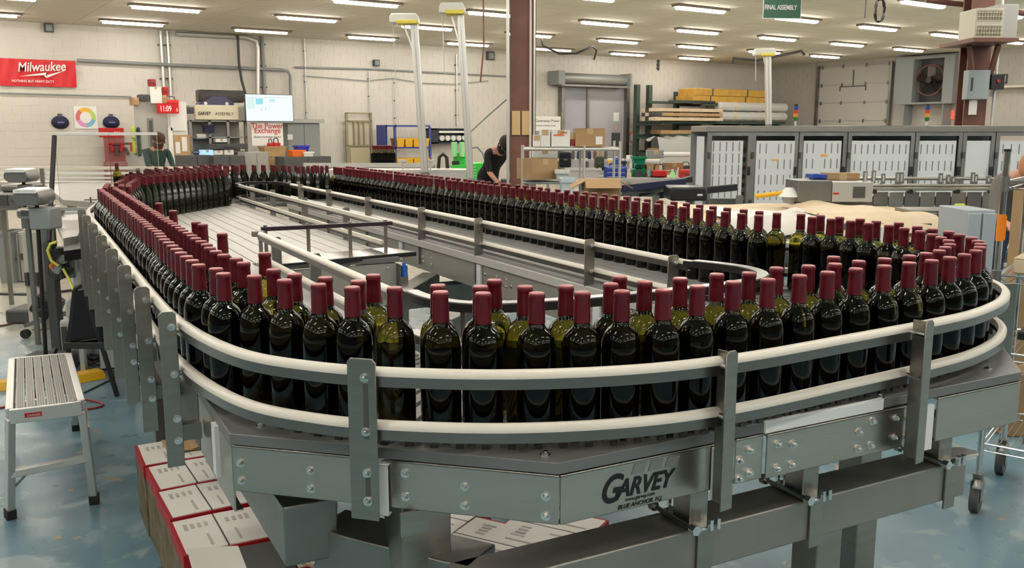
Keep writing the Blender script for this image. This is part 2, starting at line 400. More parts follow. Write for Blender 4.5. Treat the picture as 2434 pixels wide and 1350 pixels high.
# black inner nose at the near end
for z0, z1 in ((1.128, 1.150), (1.015, 1.035)):
    o = cvp('nose_guide', MB().sweep(innerU, [(0, z0), (0, z1), (.04, z1), (.04, z0)]), blackrail, smooth=45)
    obj('nose_guide_plate', MB().sweep(innerU[2:-2], [(.003, z1 + .0005), (.003, z1 + .0035), (.038, z1 + .0035), (.038, z1 + .0005)]), uhmw if False else mat('grey_top_strip', (.42, .41, .40), .3, .5), o, smooth=45)
farnose = smooth_path([(1.585, 7.95), (1.6, 8.2), (1.7, 8.36), (1.81, 8.40), (1.93, 8.36), (2.02, 8.2), (2.04, 7.95)], 6)
for z0, z1 in ((1.125, 1.15), (1.015, 1.035)):
    cvp('nose_guide', MB().sweep(farnose, [(0, z0), (0, z1), (-.035, z1), (-.035, z0)]), blackrail, smooth=45)
for p in ((1.0, 2.16), (1.28, 2.09), (1.62, 2.07), (1.93, 2.12), (1.72, 8.3), (1.9, 8.3)):
    cvp('nose_standoff', MB().cyl((p[0], p[1], .6 if p[1] < 3 else .98), (p[0], p[1], 1.13), .008, n=10), steel, smooth=40)
# --- chains: straight lanes
def lane(a0, a1, b0, b1, m, n):
    w = (a1 - a0) / n
    for i in range(n):
        mb = MB(); mb.box(a0 + i * w + .003, a0 + (i + 1) * w - .003, b0, b1, ZB - .006, ZB + .006)
        cvp('chain_strip', mb, m)
lane(.34, 1.57, 4.3, 8.0, chainL, 15)
lane(.34, .90, 2.55, 4.3, chainL, 7)
lane(2.06, 2.72, 2.6, 8.0, chainD, 8)
def curve_chain(outp, inp, n, name='curve_chain'):
    def res(p, n):
        L = [0]
        for i in range(1, len(p)): L.append(L[-1] + hypot(p[i][0] - p[i - 1][0], p[i][1] - p[i - 1][1]))
        out = []
        for k in range(n):
            t = L[-1] * k / (n - 1); j = 0
            while j < len(L) - 2 and L[j + 1] < t: j += 1
            f = (t - L[j]) / max(L[j + 1] - L[j], 1e-9); out.append((p[j][0] + (p[j + 1][0] - p[j][0]) * f, p[j][1] + (p[j + 1][1] - p[j][1]) * f))
        return out
    A = res(outp, n); B = res(inp, n); mb = MB()
    for k in range(n - 1):
        def lp(p, q, f): return (p[0] + (q[0] - p[0]) * f, p[1] + (q[1] - p[1]) * f)
        q = [lp(A[k], A[k + 1], .04), lp(A[k], A[k + 1], .70), lp(B[k], B[k + 1], .70), lp(B[k], B[k + 1], .04)]
        mb.mat(0); mb.prism(q, ZB - .006, ZB + .006)
        o0, o1 = lp(A[k], B[k], -.012), lp(A[k + 1], B[k + 1], -.012)
        mb.mat(1); mb.prism([lp(o0, o1, .3), lp(o0, o1, .6), lp(A[k], A[k + 1], .6), lp(A[k], A[k + 1], .3)], ZB - .004, ZB + .004)
    cvp(name, mb, [mat('curve_link', (.16, .155, .15), .4), chainK], kind='stuff')
oN = [p for p in outer if p[1] < 2.56 and p[1] < 3]
oN = [(1.5 + (p[0] - 1.5) * .968, p[1] + (.030 if p[1] < 2.1 else 0)) for p in oN]
iN = [(.90, 2.55), (.90, 2.43)] + [p for p in innerU if True][1:-1] + [(2.06, 2.56)]
curve_chain(oN, iN, 74)
fo = [(.36, 8.0), (.60, 8.0), (.78, 8.4), (1.05, 8.88), (1.45, 9.27), (1.9, 9.27), (2.3, 8.97), (2.6, 8.45), (2.71, 8.02)][1:]
curve_chain(fo, [(1.56, 8.02), (1.6, 8.25), (1.81, 8.44), (2.0, 8.25), (2.06, 8.02)], 50)
# --- front and side frame panels with bolts
BY = bolt_mesh()
def panel(p, q, z0=.850, z1=.950, th=.005, bolts=(), name='frame_panel', m=None, label=None):
    """vertical plate from p to q in plan, folded lip on top; its outer face is on the right of p->q"""
    dx, dy = q[0] - p[0], q[1] - p[1]; L = hypot(dx, dy); ang = atan2(dy, dx)
    mb = MB(); mb.box(.0015, L - .0015, 0, th, z0, z1); mb.box(.0015, L - .0015, 0, .03, z1 - .005, z1 + .0005)
    mb.box(.0015, L - .0015, 0, .02, z0, z0 + .003)
    o = obj(name, mb, m or steelH, CV, loc=(p[0] + OFF[0], p[1] + OFF[1], 0), rz=ang, bev=.0012, label=label)
    for u, z in bolts: obj('bolt', BY, None, o, loc=(u, 0, z))
    return o
def chf(x): return x                           # distance along the chamfer from (.33,1.88)
def cu(a, b): return hypot(a - .332, b - 1.879)
bz = [(cu(.347, 1.865), .914), (cu(.347, 1.865), .875), (cu(.465, 1.758), .912), (cu(.465, 1.758), .873)]
panel((.332, 1.879), (.575, 1.659), bolts=bz)
Lq = lambda a, b: hypot(a - .590, b - 1.645)
panel((.590, 1.645), (.852, 1.408), bolts=[(Lq(.619, 1.619), .926), (Lq(.619, 1.619), .877), (Lq(.711, 1.535), .911), (Lq(.711, 1.535), .871), (Lq(.832, 1.426), .907), (Lq(.832, 1.426), .867)])
fp = panel((.853, 1.408), (1.240, 1.408), label='folded front panel with the printed logo')
# logo
text('logo_text', 'G', .080, ink, fp, (.089, -.001, .874), shear=.35, bold=.0016, sx=.82)
text('logo_text', 'ARVEY', .052, ink, fp, (.131, -.001, .880), shear=.35, bold=.0012, sx=.86)
text('logo_text', 'www.garvey.com', .0105, ink, fp, (.152, -.001, .8685), shear=.2, ext=.0003)
text('logo_text', 'BLUE ANCHOR, N.J.', .0125, ink, fp, (.134, -.001, .8545), shear=.35, ext=.0003, sx=1.0)
st = MB()
for k in range(3): x = .165 + k * .042; st.add([(x, -.0008, .922), (x + .032, -.0008, .922), (x + .039, -.0008, .943), (x + .008, -.0008, .943)], [(0, 1, 2, 3)])
obj('logo_stripes', st, mat('grey_stripe', (.27, .26, .25), .4, .5), fp)
panel((1.290, 1.408), (1.370, 1.408), bolts=[(.012, .903), (.012, .862), (.040, .922), (.040, .870)])
panel((1.372, 1.400), (1.850, 1.400), bolts=[(x - 1.372, z) for x, z in ((1.403, .925), (1.448, .918), (1.403, .870), (1.448, .871), (1.655, .912), (1.698, .932), (1.655, .872), (1.698, .873), (1.782, .926), (1.822, .920), (1.782, .878), (1.822, .876))])
panel((1.940, 1.408), (2.268, 1.408), z0=.838)
panel((2.268, 1.408), (2.757, 1.85), z0=.838)
cvp('white_filler_plate', MB().box(1.37, 1.74, 1.404, 1.416, .9515, .9785), uhmw, bev=.001)
for a0, a1, b0 in ((1.222, 1.250, 1.394), (1.852, 1.902, 1.388)):
    cvp('white_spacer', MB().box(a0, a1, b0, b0 + .012, .832, .946), uhmw, bev=.001)
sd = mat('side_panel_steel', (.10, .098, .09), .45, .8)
panel((.571, 1.647), (.588, 1.632), z0=.835, z1=.944, m=uhmw, name='white_spacer')
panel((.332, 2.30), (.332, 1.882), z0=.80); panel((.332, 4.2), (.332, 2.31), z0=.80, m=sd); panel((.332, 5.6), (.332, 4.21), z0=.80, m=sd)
cvp('white_spacer', MB().box(.322, .334, 2.02, 2.06, .83, .95), uhmw)
panel((2.757, 1.855), (2.757, 4.5)); panel((2.757, 4.51), (2.757, 8.0)); panel((.55, 7.98), (.335, 5.61)); panel((.85, 8.95), (.56, 8.0)); panel((1.35, 9.5), (.86, 8.96)); panel((2.45, 9.0), (1.95, 9.5)); panel((2.757, 8.02), (2.45, 9.0))
# slab bolts
for a, b in ((.40, 1.90), (.85, 1.46), (2.22, 1.47), (2.66, 1.86), (1.75, 1.425)):
    obj('bolt', bolt_mesh('z', .008, .006), None, CV, loc=(a + OFF[0], b + OFF[1], ZB - .004))
# inner faces of the island, seen through the middle
yo = [(4.72, .905), (4.72, .878), (4.60, .905), (4.60, .878)]
palep = mat('pale_inner_panel', (.40, .385, .35), .45, .45)
def ipanel(a, b0, b1, z0, z1, bolts=()):
    return panel((a, b1), (a, b0), z0, z1, bolts=[(b1 - bb, zz) for bb, zz in bolts], m=palep)
ipanel(2.0, 4.13, 5.2, .80, .93, [(4.86, .88), (4.80, .90), (4.74, .885), (4.86, .85), (4.74, .85)])
ipanel(2.0, 3.02, 4.10, .79, .93, [(4.35 - .3, .89)] + [(x, z) for x in (3.92, 3.82) for z in (.895, .86)] + [(x, .87) for x in (3.87, 3.77)] + [(x, z) for x in (3.30,) for z in (.90, .86)])
ipanel(2.0, 2.2, 3.0, .80, .93, [(2.6, .9), (2.6, .86)]); ipanel(2.0, 5.22, 7.95, .80, .93, [(6.1, .9), (6.1, .86), (7, .9), (7, .86)])
cvp('white_edge_strip', MB().box(1.985, 2.0, 2.3, 7.95, .935, .972), mat('pale_strip', (.52, .50, .47), .4), bev=.001)
for b in (3.02, 4.11, 5.21): cvp('white_spacer', MB().box(1.988, 1.998, b - .03, b + .02, .82, .93), uhmw)
panel((.952, 2.2), (.952, 4.14), z0=.82)
panel((1.0, 2.101), (1.98, 2.101), z0=.86)
panel((.955, 4.243), (1.60, 4.243), z0=.80, z1=.945, m=palep, bolts=[(.60, .925), (.05, .87)], label='brushed cover panel under the black transfer edge')
cvp('side_guard_plate', MB().box(1.60, 1.606, 4.2, 4.9, .80, .945), steelD)
# transfer edge: black plate on the bed and black rail on standoffs above
cvp('transfer_plate', MB().prism([(1.0, 4.2), (1.72, 4.32), (1.66, 4.55), (1.0, 4.4)], ZB + .004, ZB + .010), mat('polished_plate', (.5, .49, .47), .2, .9), bev=.001)
cvp('transfer_edge', MB().prism([(1.18, 4.21), (1.73, 4.30), (1.73, 4.32), (1.18, 4.23)], ZB - .012, ZB + .010), blackrail, bev=.001)
cvp('divider_rail', MB().prism([(.965, 4.36), (1.62, 4.34), (1.62, 4.365), (.965, 4.385)], 1.128, 1.148), mat('dark_purple_rail', (.035, .02, .03), .35), bev=.002)
for a, b in ((.985, 4.372), (1.19, 4.366), (1.40, 4.36), (1.585, 4.355)):
    o = cvp('rail_standoff', MB().cyl((a, b, ZB + .008), (a, b, 1.128), .009, n=12), steel, smooth=40)
    obj('screw_head', MB().cyl((a, b, 1.148), (a, b, 1.156), .010, n=10), bright, o)
# --- posts: folded angle brackets with bolts
BM = bolt_mesh()
def post(a, b, z0, z1, ang, w=.052, d=.03, lip=1, bz=(), slot=False, name='rail_bracket'):
    """angle bracket; wide flange faces -y after rotation, second flange folds back at x=w if lip"""
    mb = MB(); t = .004; c = .008
    mb.add([(x, y, z) for y in (0, t) for x, z in ((0, z0), (w, z0), (w, z1 - c), (w - c, z1), (c, z1), (0, z1 - c))], [(0, 1, 2, 3, 4, 5), (11, 10, 9, 8, 7, 6), (0, 6, 7, 1), (1, 7, 8, 2), (2, 8, 9, 3), (3, 9, 10, 4), (4, 10, 11, 5), (5, 11, 6, 0)])
    if lip: x = w - t if lip > 0 else 0; mb.box(x, x + t, t, d, z0, z1 - c)
    o = obj(name, mb, steel, CV, loc=(a + OFF[0], b + OFF[1], 0), rz=ang, bev=.001)
    for z in bz: obj('bolt', BM, None, o, loc=(w * .62 if slot else w - .012, 0, z))
    if slot:
        s = MB(); s.box(w * .55, w * .72, -.0006, .001, z1 - .16, z1 - .05); s.box(w * .55, w * .72, -.0006, .001, z0 + .05, z0 + .10); obj('slot', s, dgrey, o)
    return o
# left side row: wide flange looks towards the camera, second flange runs along the bed
for (a, b, zb) in ((.242, 2.22, .80), (.229, 2.62, .77), (.226, 3.08, .73), (.225, 3.54, .70), (.224, 4.03, .70), (.223, 4.55, .70), (.222, 5.02, .70), (.222, 5.45, .7)):
    post(a, b, zb, 1.182, 0, .040, .045, 1, (1.145, 1.03, .92, .865))
    cvp('rail_spacer', MB().cyl((a + .039, b + .025, 1.13), (.290, b + .025, 1.13), .006, n=8), steelD)
    cvp('rail_spacer', MB().cyl((a + .039, b + .025, 1.025), (.290, b + .025, 1.025), .006, n=8), steelD)
    cvp('bracket_arm', MB().box(a + .004, .326, b + .006, b + .040, .86, .90), steelD)
# front brackets
aA = atan2(1.658 - 1.706, .594 - .545)
post(.512, 1.640, .845, 1.172, aA, .060, .022, -1, (1.135, 1.027, .943, .885), slot=True)
for a, b, z0, ang in ((1.186, 1.330, .838, 0.0), (1.787, 1.342, .828, 0.0)):
    post(a, b, z0, 1.172, radians(8), .034, .05, 1, ())
    cvp('bracket_spacer', MB().cyl((a + .018, b + .005, 1.135), (a + .018, b + .06, 1.135), .006, n=8), bright)
    cvp('bracket_spacer', MB().cyl((a + .018, b + .005, 1.03), (a + .018, b + .06, 1.03), .006, n=8), bright)
pD = AB(2370, 675, 1.135); post(pD[0], pD[1], .80, 1.135, -radians(15), .075, .03, -1, ())
# island brackets
for b in (2.55, 3.10, 4.14, 4.9, 5.84, 6.74, 7.55):
    z0 = .83 if b > 2.6 else .9
    post(1.985, b, z0, 1.165, 0, .048, .025, 1, (1.135, 1.03, .93, .87))
for b in (5.1, 6.0, 6.9, 7.6):
    post(1.60, b, .90, 1.165, 0, .04, .02, -1, (1.135,))
for a, b in ((.945, 2.75), (.945, 3.45), (.945, 4.08)):
    post(a, b, .86, 1.13, 0, .042, .02, -1, (1.1,))
cvp('rail_end_block', MB().cb((.91, 4.19, 1.137), (.055, .03, .025)), steelD, bev=.002)
cvp('rail_end_post', MB().cb((.915, 4.17, 1.055), (.014, .02, .15)), steelD)
# --- substructure: long tube beam on adjustable clamps, legs
def beam(p, q, z0, z1, w, name='support_beam', m=None):
    dx, dy = q[0] - p[0], q[1] - p[1]; L = hypot(dx, dy); mb = MB(); mb.box(0, L, -w / 2, w / 2, z0, z1)
    return obj(name, mb, m or steelH, CV, loc=(p[0] + OFF[0], p[1] + OFF[1], 0), rz=atan2(dy, dx), bev=.004)
beam((.70, 1.545), (2.19, 1.545), .62, .722, .115, m=mat('beam_steel', (.27, .255, .23), .45, .75, noise=(.34, .32, .29), nscale=3))
beam((.49, 1.86), (.49, 8.6), .66, .80, .12, m=steelD)
beam((2.55, 2.0), (2.55, 8.3), .66, .80, .12, m=steelD)
beam((.55, 1.93), (.78, 1.60), .62, .722, .12, m=steelD)
beam((.55, 4.6), (2.5, 4.6), .64, .76, .1, m=steelD)
beam((1.05, 3.1), (2.0, 3.95), .70, .80, .1, m=steelD)
beam((1.05, 3.55), (2.0, 4.75), .70, .80, .1, m=steelD)
for a, b, w, z1 in ((.675, 1.70, .11, .85), (1.70, 1.545, .085, .62), (2.5, 2.1, .1, .85), (.49, 4.5, .1, .85), (.49, 8.0, .1, .85), (2.55, 4.6, .1, .85), (2.5, 8.0, .1, .85), (1.7, 4.5, .09, .85), (1.3, 8.6, .1, .85)):
    mb = MB(); mb.box(a - w / 2, a + w / 2, b - w / 2, b + w / 2, .03, z1)
    o = cvp('leg', mb, steel, bev=.004)
    obj('foot_pad', MB().cyl((a, b, 0), (a, b, .03), .05, n=16), blackp, o)
for a in (1.27, 1.615, 2.11):
    o = cvp('riser_post', MB().box(a - .022, a + .03, 1.50, 1.56, .722, .85), steel, bev=.002)
    obj('clamp_plate', MB().box(a - .03, a + .04, 1.47, 1.60, .723, .731), bright, o, bev=.002)
    obj('clamp_plate', MB().box(a - .012, a + .03, 1.480, 1.486, .60, .725), steel, o, bev=.001)
    r = MB(); r.cyl((a - .036, 1.46, .735), (a - .036, 1.63, .735), .006, n=8)
    for bb in (1.465, 1.615): r.cyl((a - .036, bb - .008, .735), (a - .036, bb + .008, .735), .012, n=6); r.cyl((a + .01, bb, .725), (a + .01, bb, .75), .007, n=6); r.cyl((a + .03, bb, .725), (a + .03, bb, .75), .007, n=6)
    obj('clamp_rod', r, bright, o, smooth=35)
cvp('lug_plate', MB().prism([(2.10, 1.50), (2.235, 1.485), (2.25, 1.50), (2.24, 1.54), (2.12, 1.60)], .724, .732), mat('light_lug', (.62, .6, .56), .35, .5), bev=.001)
cvp('gusset', MB().prism([(.60, 1.60), (.66, 1.60), (.66, 1.606), (.60, 1.606)], .80, .85), steel)
cvp('blue_fitting', MB().cyl((1.63, 4.22, .88), (1.63, 4.22, .935), .018, n=12).cyl((1.63, 4.22, .935), (1.63, 4.22, .95), .01, n=8), mat('fitting_blue', (.03, .12, .5), .4), smooth=40)
cvp('motor_box', MB().cb((1.22, 2.75, .73), (.26, .18, .14), rz=.2), steelD, bev=.01)

# ================================================================== bottles
def bottle_meshes():
    g = MB(); R = .0400
    prof = [(.001, .004), (.020, .003), (.032, 0), (.038, .002), (R, .008), (R, .10), (R, .172), (.0398, .182), (.0389, .192), (.0366, .2025), (.0325, .2120), (.0268, .2190), (.0215, .2230), (.0178, .2275), (.0158, .234), (.0150, .242), (.0145, .252), (.0143, .285), (.001, .286)]
    g.lathe(prof, 28, kfn=lambda a, b: 0 if b <= .1725 else 1)
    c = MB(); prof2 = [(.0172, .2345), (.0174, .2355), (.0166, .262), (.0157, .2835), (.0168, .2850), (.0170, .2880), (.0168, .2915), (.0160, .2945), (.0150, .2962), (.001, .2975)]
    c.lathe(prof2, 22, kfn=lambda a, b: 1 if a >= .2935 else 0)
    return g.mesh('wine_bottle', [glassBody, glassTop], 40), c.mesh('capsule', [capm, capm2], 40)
GM, CM = bottle_meshes()
ZT = ZB + .0065
spots = []
def place(a, b, label, group):
    for q in spots:
        if hypot(q[0] - a, q[1] - b) < .0805:    # never let two bottles overlap
            d = hypot(q[0] - a, q[1] - b) or 1e-3; k = (.0807 - d) / d; a += (a - q[0]) * k; b += (b - q[1]) * k
    if any(hypot(q[0] - a, q[1] - b) < .0802 for q in spots): return None
    spots.append((a, b))
    o = D.objects.new('wine_bottle', GM); C.objects.link(o); p = W(a, b, ZT); o.location = p; o.rotation_euler = (0, 0, random.uniform(0, 6.28))
    c = D.objects.new('capsule', CM); C.objects.link(c); c.parent = o
    tag(o, label, 'bottle', group); return o
def nth_(n): return '%d%s' % (n, 'th' if 10 <= n % 100 <= 20 else {1: 'st', 2: 'nd', 3: 'rd'}.get(n % 10, 'th'))
def counter():
    c = [0]
    def f(): c[0] += 1; return c[0]
    return f
kL, kS, kN, kI, kO = [counter() for _ in range(5)]
ordn = ['first', 'second', 'third', 'fourth', 'fifth', 'sixth', 'seventh', 'eighth', 'ninth', 'tenth', 'eleventh', 'twelfth', 'thirteenth', 'fourteenth', 'fifteenth', 'sixteenth', 'seventeenth', 'eighteenth', 'nineteenth', 'twentieth', 'twenty-first', 'twenty-second', 'twenty-third', 'twenty-fourth', 'twenty-fifth', 'twenty-sixth']
front = [(604, 652), (676, 662), (757, 672), (837, 679), (938, 680), (1047, 690), (1148, 693), (1276, 693), (1384, 691), (1478, 688), (1577, 685), (1658, 676), (1743, 666), (1826, 660), (1901, 651), (1968, 643), (2035, 635), (2103, 628), (2162, 621), (2215, 615), (2258, 608), (2293, 601), (2320, 592)]
ZC = ZT + .2965
for i, (x, y) in enumerate(front):
    a, b = AB(x, y + 2, ZC)
    place(a, b, 'dark wine bottle, %s from the left in the front row behind the curved rail' % ordn[i], 'wine bottles in the front row round the near curve')
# left side, outer row going away along the rail
b = 2.10; k = 0
while b < 5.62:
    place(.345 + (.03 if b < 2.2 else 0) + (.006 if b > 3 else 0) + random.uniform(-.003, .003), b, 'dark wine bottle, %s from the near end along the left outer rail' % nth_(kL()), 'wine bottles in the left outer row'); b += .0845
for i, (x, y) in enumerate([(2330, 584), (2331, 577), (2325, 570), (2310, 561), (2285, 555), (2256, 547), (2218, 541), (2181, 535)]):
    a, b = AB(x, y + 2, ZC); place(a, b, 'dark wine bottle, %s back along the tight right-hand bend by the rail' % ordn[i], 'wine bottles on the right-hand bend')
# second row round the near end
second = [(629, 598), (650, 637), (700, 648), (773, 656), (848, 667), (887, 650), (937, 673), (1041, 675), (1143, 680), (1175, 662), (1248, 677), (1348, 677), (1452, 671), (1473, 654), (1531, 666), (1617, 658), (1704, 648), (1774, 645), (1846, 633), (1922, 628), (1982, 607), (1981, 624), (2042, 617), (2103, 611), (2162, 604), (2203, 600), (2233, 592), (2247, 584), (2258, 577), (2256, 568), (2238, 561), (2218, 554), (2188, 546), (2155, 538)]
for i, (x, y) in enumerate(second):
    a, b = AB(x, y + 2, ZC)
    place(a, b, 'dark wine bottle, %s from the left in the inner row behind the front row' % nth_(i + 1), 'wine bottles in the inner rows round the near curve')
# left inner row
b = 2.13
while b < 5.62:
    place(.4325 + (.02 if b < 2.3 else 0) + random.uniform(-.003, .003), b + .0415, 'dark wine bottle, %s from the near end in the second row at the left' % nth_(kS()), 'wine bottles in the left second row'); b += .0845
# loose bottles beside the left rows
for i, (x, y, l) in enumerate([(528, 552, 'nearest of the loose bottles standing alone beside the left rows'), (482, 530, 'one of two loose bottles, the right-hand one, beside the left rows'), (462, 525, 'one of two loose bottles, the left-hand one, beside the left rows'), (409, 498, 'loose bottle standing alone beyond the pair beside the left rows'), (377, 480, 'loose bottle near the far bottle block, right of its neighbour'), (366, 478, 'loose bottle near the far bottle block, left of its neighbour')]):
    a, b = AB(x, y + 2, ZC); place(a, b, 'dark wine bottle, ' + l, 'loose wine bottles on the bed')
# right lane: rows along the outer rail, seen from the bed side
right = [(2137, 526), (2114, 532), (2093, 523), (2072, 528), (2045, 517), (2023, 522), (1996, 513), (1976, 517), (1951, 509), (1931, 513), (1907, 506)]
for x, y in right:
    a, b = AB(x, y + 2, ZC); place(a, b, 'dark wine bottle, %s back from the right bend in the far lane' % nth_(kN()), 'wine bottles in the far lane before the bend')
b = 2.62; i = 0
while b < 8.12:
    place(2.462 + random.uniform(-.006, .006), b, 'dark wine bottle, %s from the right in the inner row of the far straight lane' % nth_(kI()), 'wine bottles in the far lane inner row')
    b += .090 + (.02 if random.random() < .10 else 0)
b = 2.66
while b < 8.12:
    place(2.600 + random.uniform(-.008, .008), b, 'dark wine bottle, %s from the right in the rear row of the far straight lane' % nth_(kO()), 'wine bottles in the far lane outer row')
    b += .094
# far end: block of bottles filling the bend, packed hexagonally
def outer_a(b):                                 # left boundary of the bed at b
    pts = [(5.6, .33), (6.1, .38), (7.0, .54), (7.7, .66), (8.4, .86), (8.9, 1.1), (9.25, 1.5)]
    for (b0, a0), (b1, a1) in zip(pts, pts[1:]):
        if b0 <= b <= b1: return a0 + (a1 - a0) * (b - b0) / (b1 - b0)
    return 9
cell = []; b = 5.70; r = 0
while b < 9.2:
    w = .0825; lim = {True: outer_a(b) + .20 + max(0, (b - 6.7)) * .50, False: 0}[True]
    if b > 8.1: lim = 2.5 - max(0, b - 8.4) * .9
    a = outer_a(b) + .045 + (w / 2 if r % 2 else 0)
    while a < lim:
        if not (b < 8.5 and 1.5 < a < 2.1) and not (b > 8.1 and random.random() < .25): cell.append((hypot(a * cos(CA) + b * sin(CA), b), a, b))
        a += w if b < 8.1 else .088
    b += .0725 if b < 8.1 else .11; r += 1
cell.sort(); far = MB(); nfar = 0
room_left = 298 - len(spots)
def lowbottle(m, a, b):
    m.mat(0); m.lathe([(.04, 0), (.04, .17), (.015, .235), (.0143, .245)], 8, (a, b, ZT))
    m.mat(1); m.lathe([(.0172, .24), (.0158, .297), (.001, .2975)], 8, (a, b, ZT))
vis = []
for d, a, b in cell:
    if any(hypot(q[0] - a, q[1] - b) < .08 for q in spots): continue
    if len(spots) < 298: place(a, b, 'dark wine bottle in the packed block filling the far left bend', 'wine bottles packed in the far bend')
    else: spots.append((a, b)); lowbottle(far, a, b); nfar += 1
print('bottles', len(spots), 'far stuff', nfar)
if nfar: solo('wine_bottles', 'distant wine bottles in the farthest part of the bend', 'bottles', far, [mat('far_glass', (.01, .012, .006), .1), capm], kind='stuff', rz=-CA, smooth=40)

# ================================================================== back wall
def rectY(x0, y0, x1, y1, Y):
    p = onY(x0, y0, Y); q = onY(x1, y1, Y); return p.x, q.x, min(p.z, q.z), max(p.z, q.z)
def pipe(name, label, pts, r, m=alu, cat='pipe', group=None, n=8):
    c = Vector(pts[0]); mb = MB().tube([Vector(p) - c for p in pts], r, n)
    return solo(name, label, cat, mb, m, loc=c, smooth=50, group=group)
Yp = YW - .06
# conduits
def vconduit(px, py0, py1, r, label, Y=Yp, m=alu):
    a = onY(px, py0, Y); z1 = min(a.z, CEIL); z0 = onY(px, py1, Y).z
    t = thing('conduit', label, 'conduit', (a.x, Y, z0))
    obj('tube', MB().cyl((0, 0, 0), (0, 0, z1 - z0), r, n=10), m, t, smooth=50)
    for k in range(3): z = (z1 - z0) * (.15 + .35 * k); obj('clamp', MB().box(-r * 1.8, r * 1.8, -r * .4, .055, z, z + .03), dgrey, t)
    return t
vconduit(381, 74, 300, .045, 'left one of the pair of vertical conduits on the wall above the red clock')
vconduit(397, 74, 300, .04, 'right one of the pair of vertical conduits on the wall above the red clock')
vconduit(622, 82, 230, .05, 'right vertical grey conduit on the wall above the lit screen', m=greyp)
vconduit(723, 88, 300, .018, 'thin vertical conduit on the wall right of the lit screen')
vconduit(877, 170, 290, .018, 'thin vertical conduit above the beige folding frame')
vconduit(1085, 130, 300, .03, 'vertical conduit behind the second leaning mast')
vconduit(938, 180, 300, .012, 'very thin vertical conduit on the wall left of the first leaning mast')
a, b, c_, d = onY(418, 80, Yp - .1), onY(585, 88, Yp - .1), onY(613, 115, Yp - .1), onY(613, 225, Yp - .1)
pipe('air_pipe', 'thick bent pipe running under the ceiling then down behind the lit screen', [a, b, (b.x + .25, b.y, b.z - .08), (c_.x - .03, c_.y, c_.z + .2), c_, d], .055)
a, b, c_, d = onY(184, 143, Yp - .08), onY(670, 166, Yp - .08), onY(690, 180, Yp - .08), onY(692, 290, Yp - .08)
pipe('air_pipe', 'long horizontal pipe from the red banner bending down beside the lit screen', [a, onY(400, 154, Yp - .08), b, (c_.x - .06, c_.y, c_.z + .12), c_, d], .04, m=greyp)
pipe('air_pipe', 'thin horizontal pipe on the wall between the lit screen and the brown column', [onY(700, 160, Yp), onY(875, 164, Yp), onY(1212, 182, Yp)], .025, m=greyp)
pipe('air_pipe', 'thin horizontal line on the wall below the red banner', [onY(0, 221, Yp), onY(312, 230, Yp)], .018, m=greyp)
pipe('cable', 'thin sagging cable on the wall right of the lit screen', [onY(720, 180, Yp), onY(800, 186, Yp), onY(870, 192, Yp), onY(935, 186, Yp), onY(1000, 197, Yp), onY(1080, 200, Yp), onY(1160, 192, Yp)], .012, m=greyp, cat='cable')
pipe('cable', 'black cable hanging from the ceiling pipe to the model cars', [onY(565, 84, Yp - .2), onY(568, 150, Yp - .2), onY(574, 190, Yp - .25), onY(584, 225, Yp - .3)], .035, m=blackp, cat='cable')
pipe('cable', 'dark cord hanging from the ceiling left of the brown column', [at(1149, 0, 14.5), at(1150, 110, 14.5), at(1142, 195, 14.5)], .014, m=brownst, cat='cable')
pipe('cable', 'black hose looping under the ceiling towards the roll-up door', [onY(1286, 100, 20) + Vector((0, 0, .12)), onY(1290, 108, 20), onY(1330, 128, 20), onY(1370, 127, 20), onY(1408, 110, 20), onY(1418, 120, 20), onY(1412, 142, 20)], .028, m=blackp, cat='hose')
pipe('cable', 'grey cord slanting from the second mast up to the brown column', [at(1116, 316, 12.6), at(1160, 275, 12.6), at(1209, 232, 12.6)], .010, m=greyp, cat='cable')
for k, (px, py, s_, l) in enumerate([(115, 67, .10, 'small dark box high on the wall above the red banner'), (892, 150, .09, 'small grey box on the wall near the first leaning mast'), (1163, 133, .13, 'dark alarm horn on the wall left of the brown column')]):
    p = onY(px, py, YW - .02); t = thing('wall_box', l, 'box', (p.x, p.y, p.z)); obj('body', MB().box(-s_, s_, -.12, 0, -s_, s_), dgrey, t, bev=.01); obj('face', MB().box(-s_ * .7, s_ * .7, -.13, -.12, -s_ * .7, s_ * .7), greyp, t)
# red banner
x0, x1, z0, z1 = rectY(-6, 138, 182, 208, YW - .03)
nb = 40; vs = []; fs = []
for side in (0, 1):
    for i in range(nb + 1):
        for j in range(7):
            u = i / nb; v = j / 6; vs.append((u * (x1 - x0), -.02 + .02 * side - .022 * sin(u * 19 + v * 2) * (1 - .4 * v) - .012 * sin(u * 43 - v * 5), v * (z1 - z0)))
for side in (0, 1):
    o_ = side * (nb + 1) * 7
    for i in range(nb):
        for j in range(6): a = o_ + i * 7 + j; fs.append((a, a + 7, a + 8, a + 1))
bn = thing('wall_banner', 'wide red cloth banner with white script lettering on the back wall', 'banner', (x0, YW - .06, z0))
obj('cloth', MB().add(vs, fs), mat('banner_red', (.62, .012, .02), .4), bn, smooth=60)
text('lettering', 'Milwaukee', .30, white, bn, (.38, -.085, .33), shear=.25, rot=(pi / 2, -.06, 0), bold=.004, sx=.80)
obj('lettering', MB().add([(.40, -.085, .22), (.98, -.085, .33), (.93, -.085, .25), (1.42, -.085, .40), (.98, -.085, .20), (1.0, -.085, .27)], [(0, 5, 4, 1)[0:3] + (1,), (2, 3, 4)]), white, bn)
text('lettering', 'NOTHING BUT HEAVY DUTY', .08, white, bn, (.24, -.085, .09), bold=.001, sx=.85)
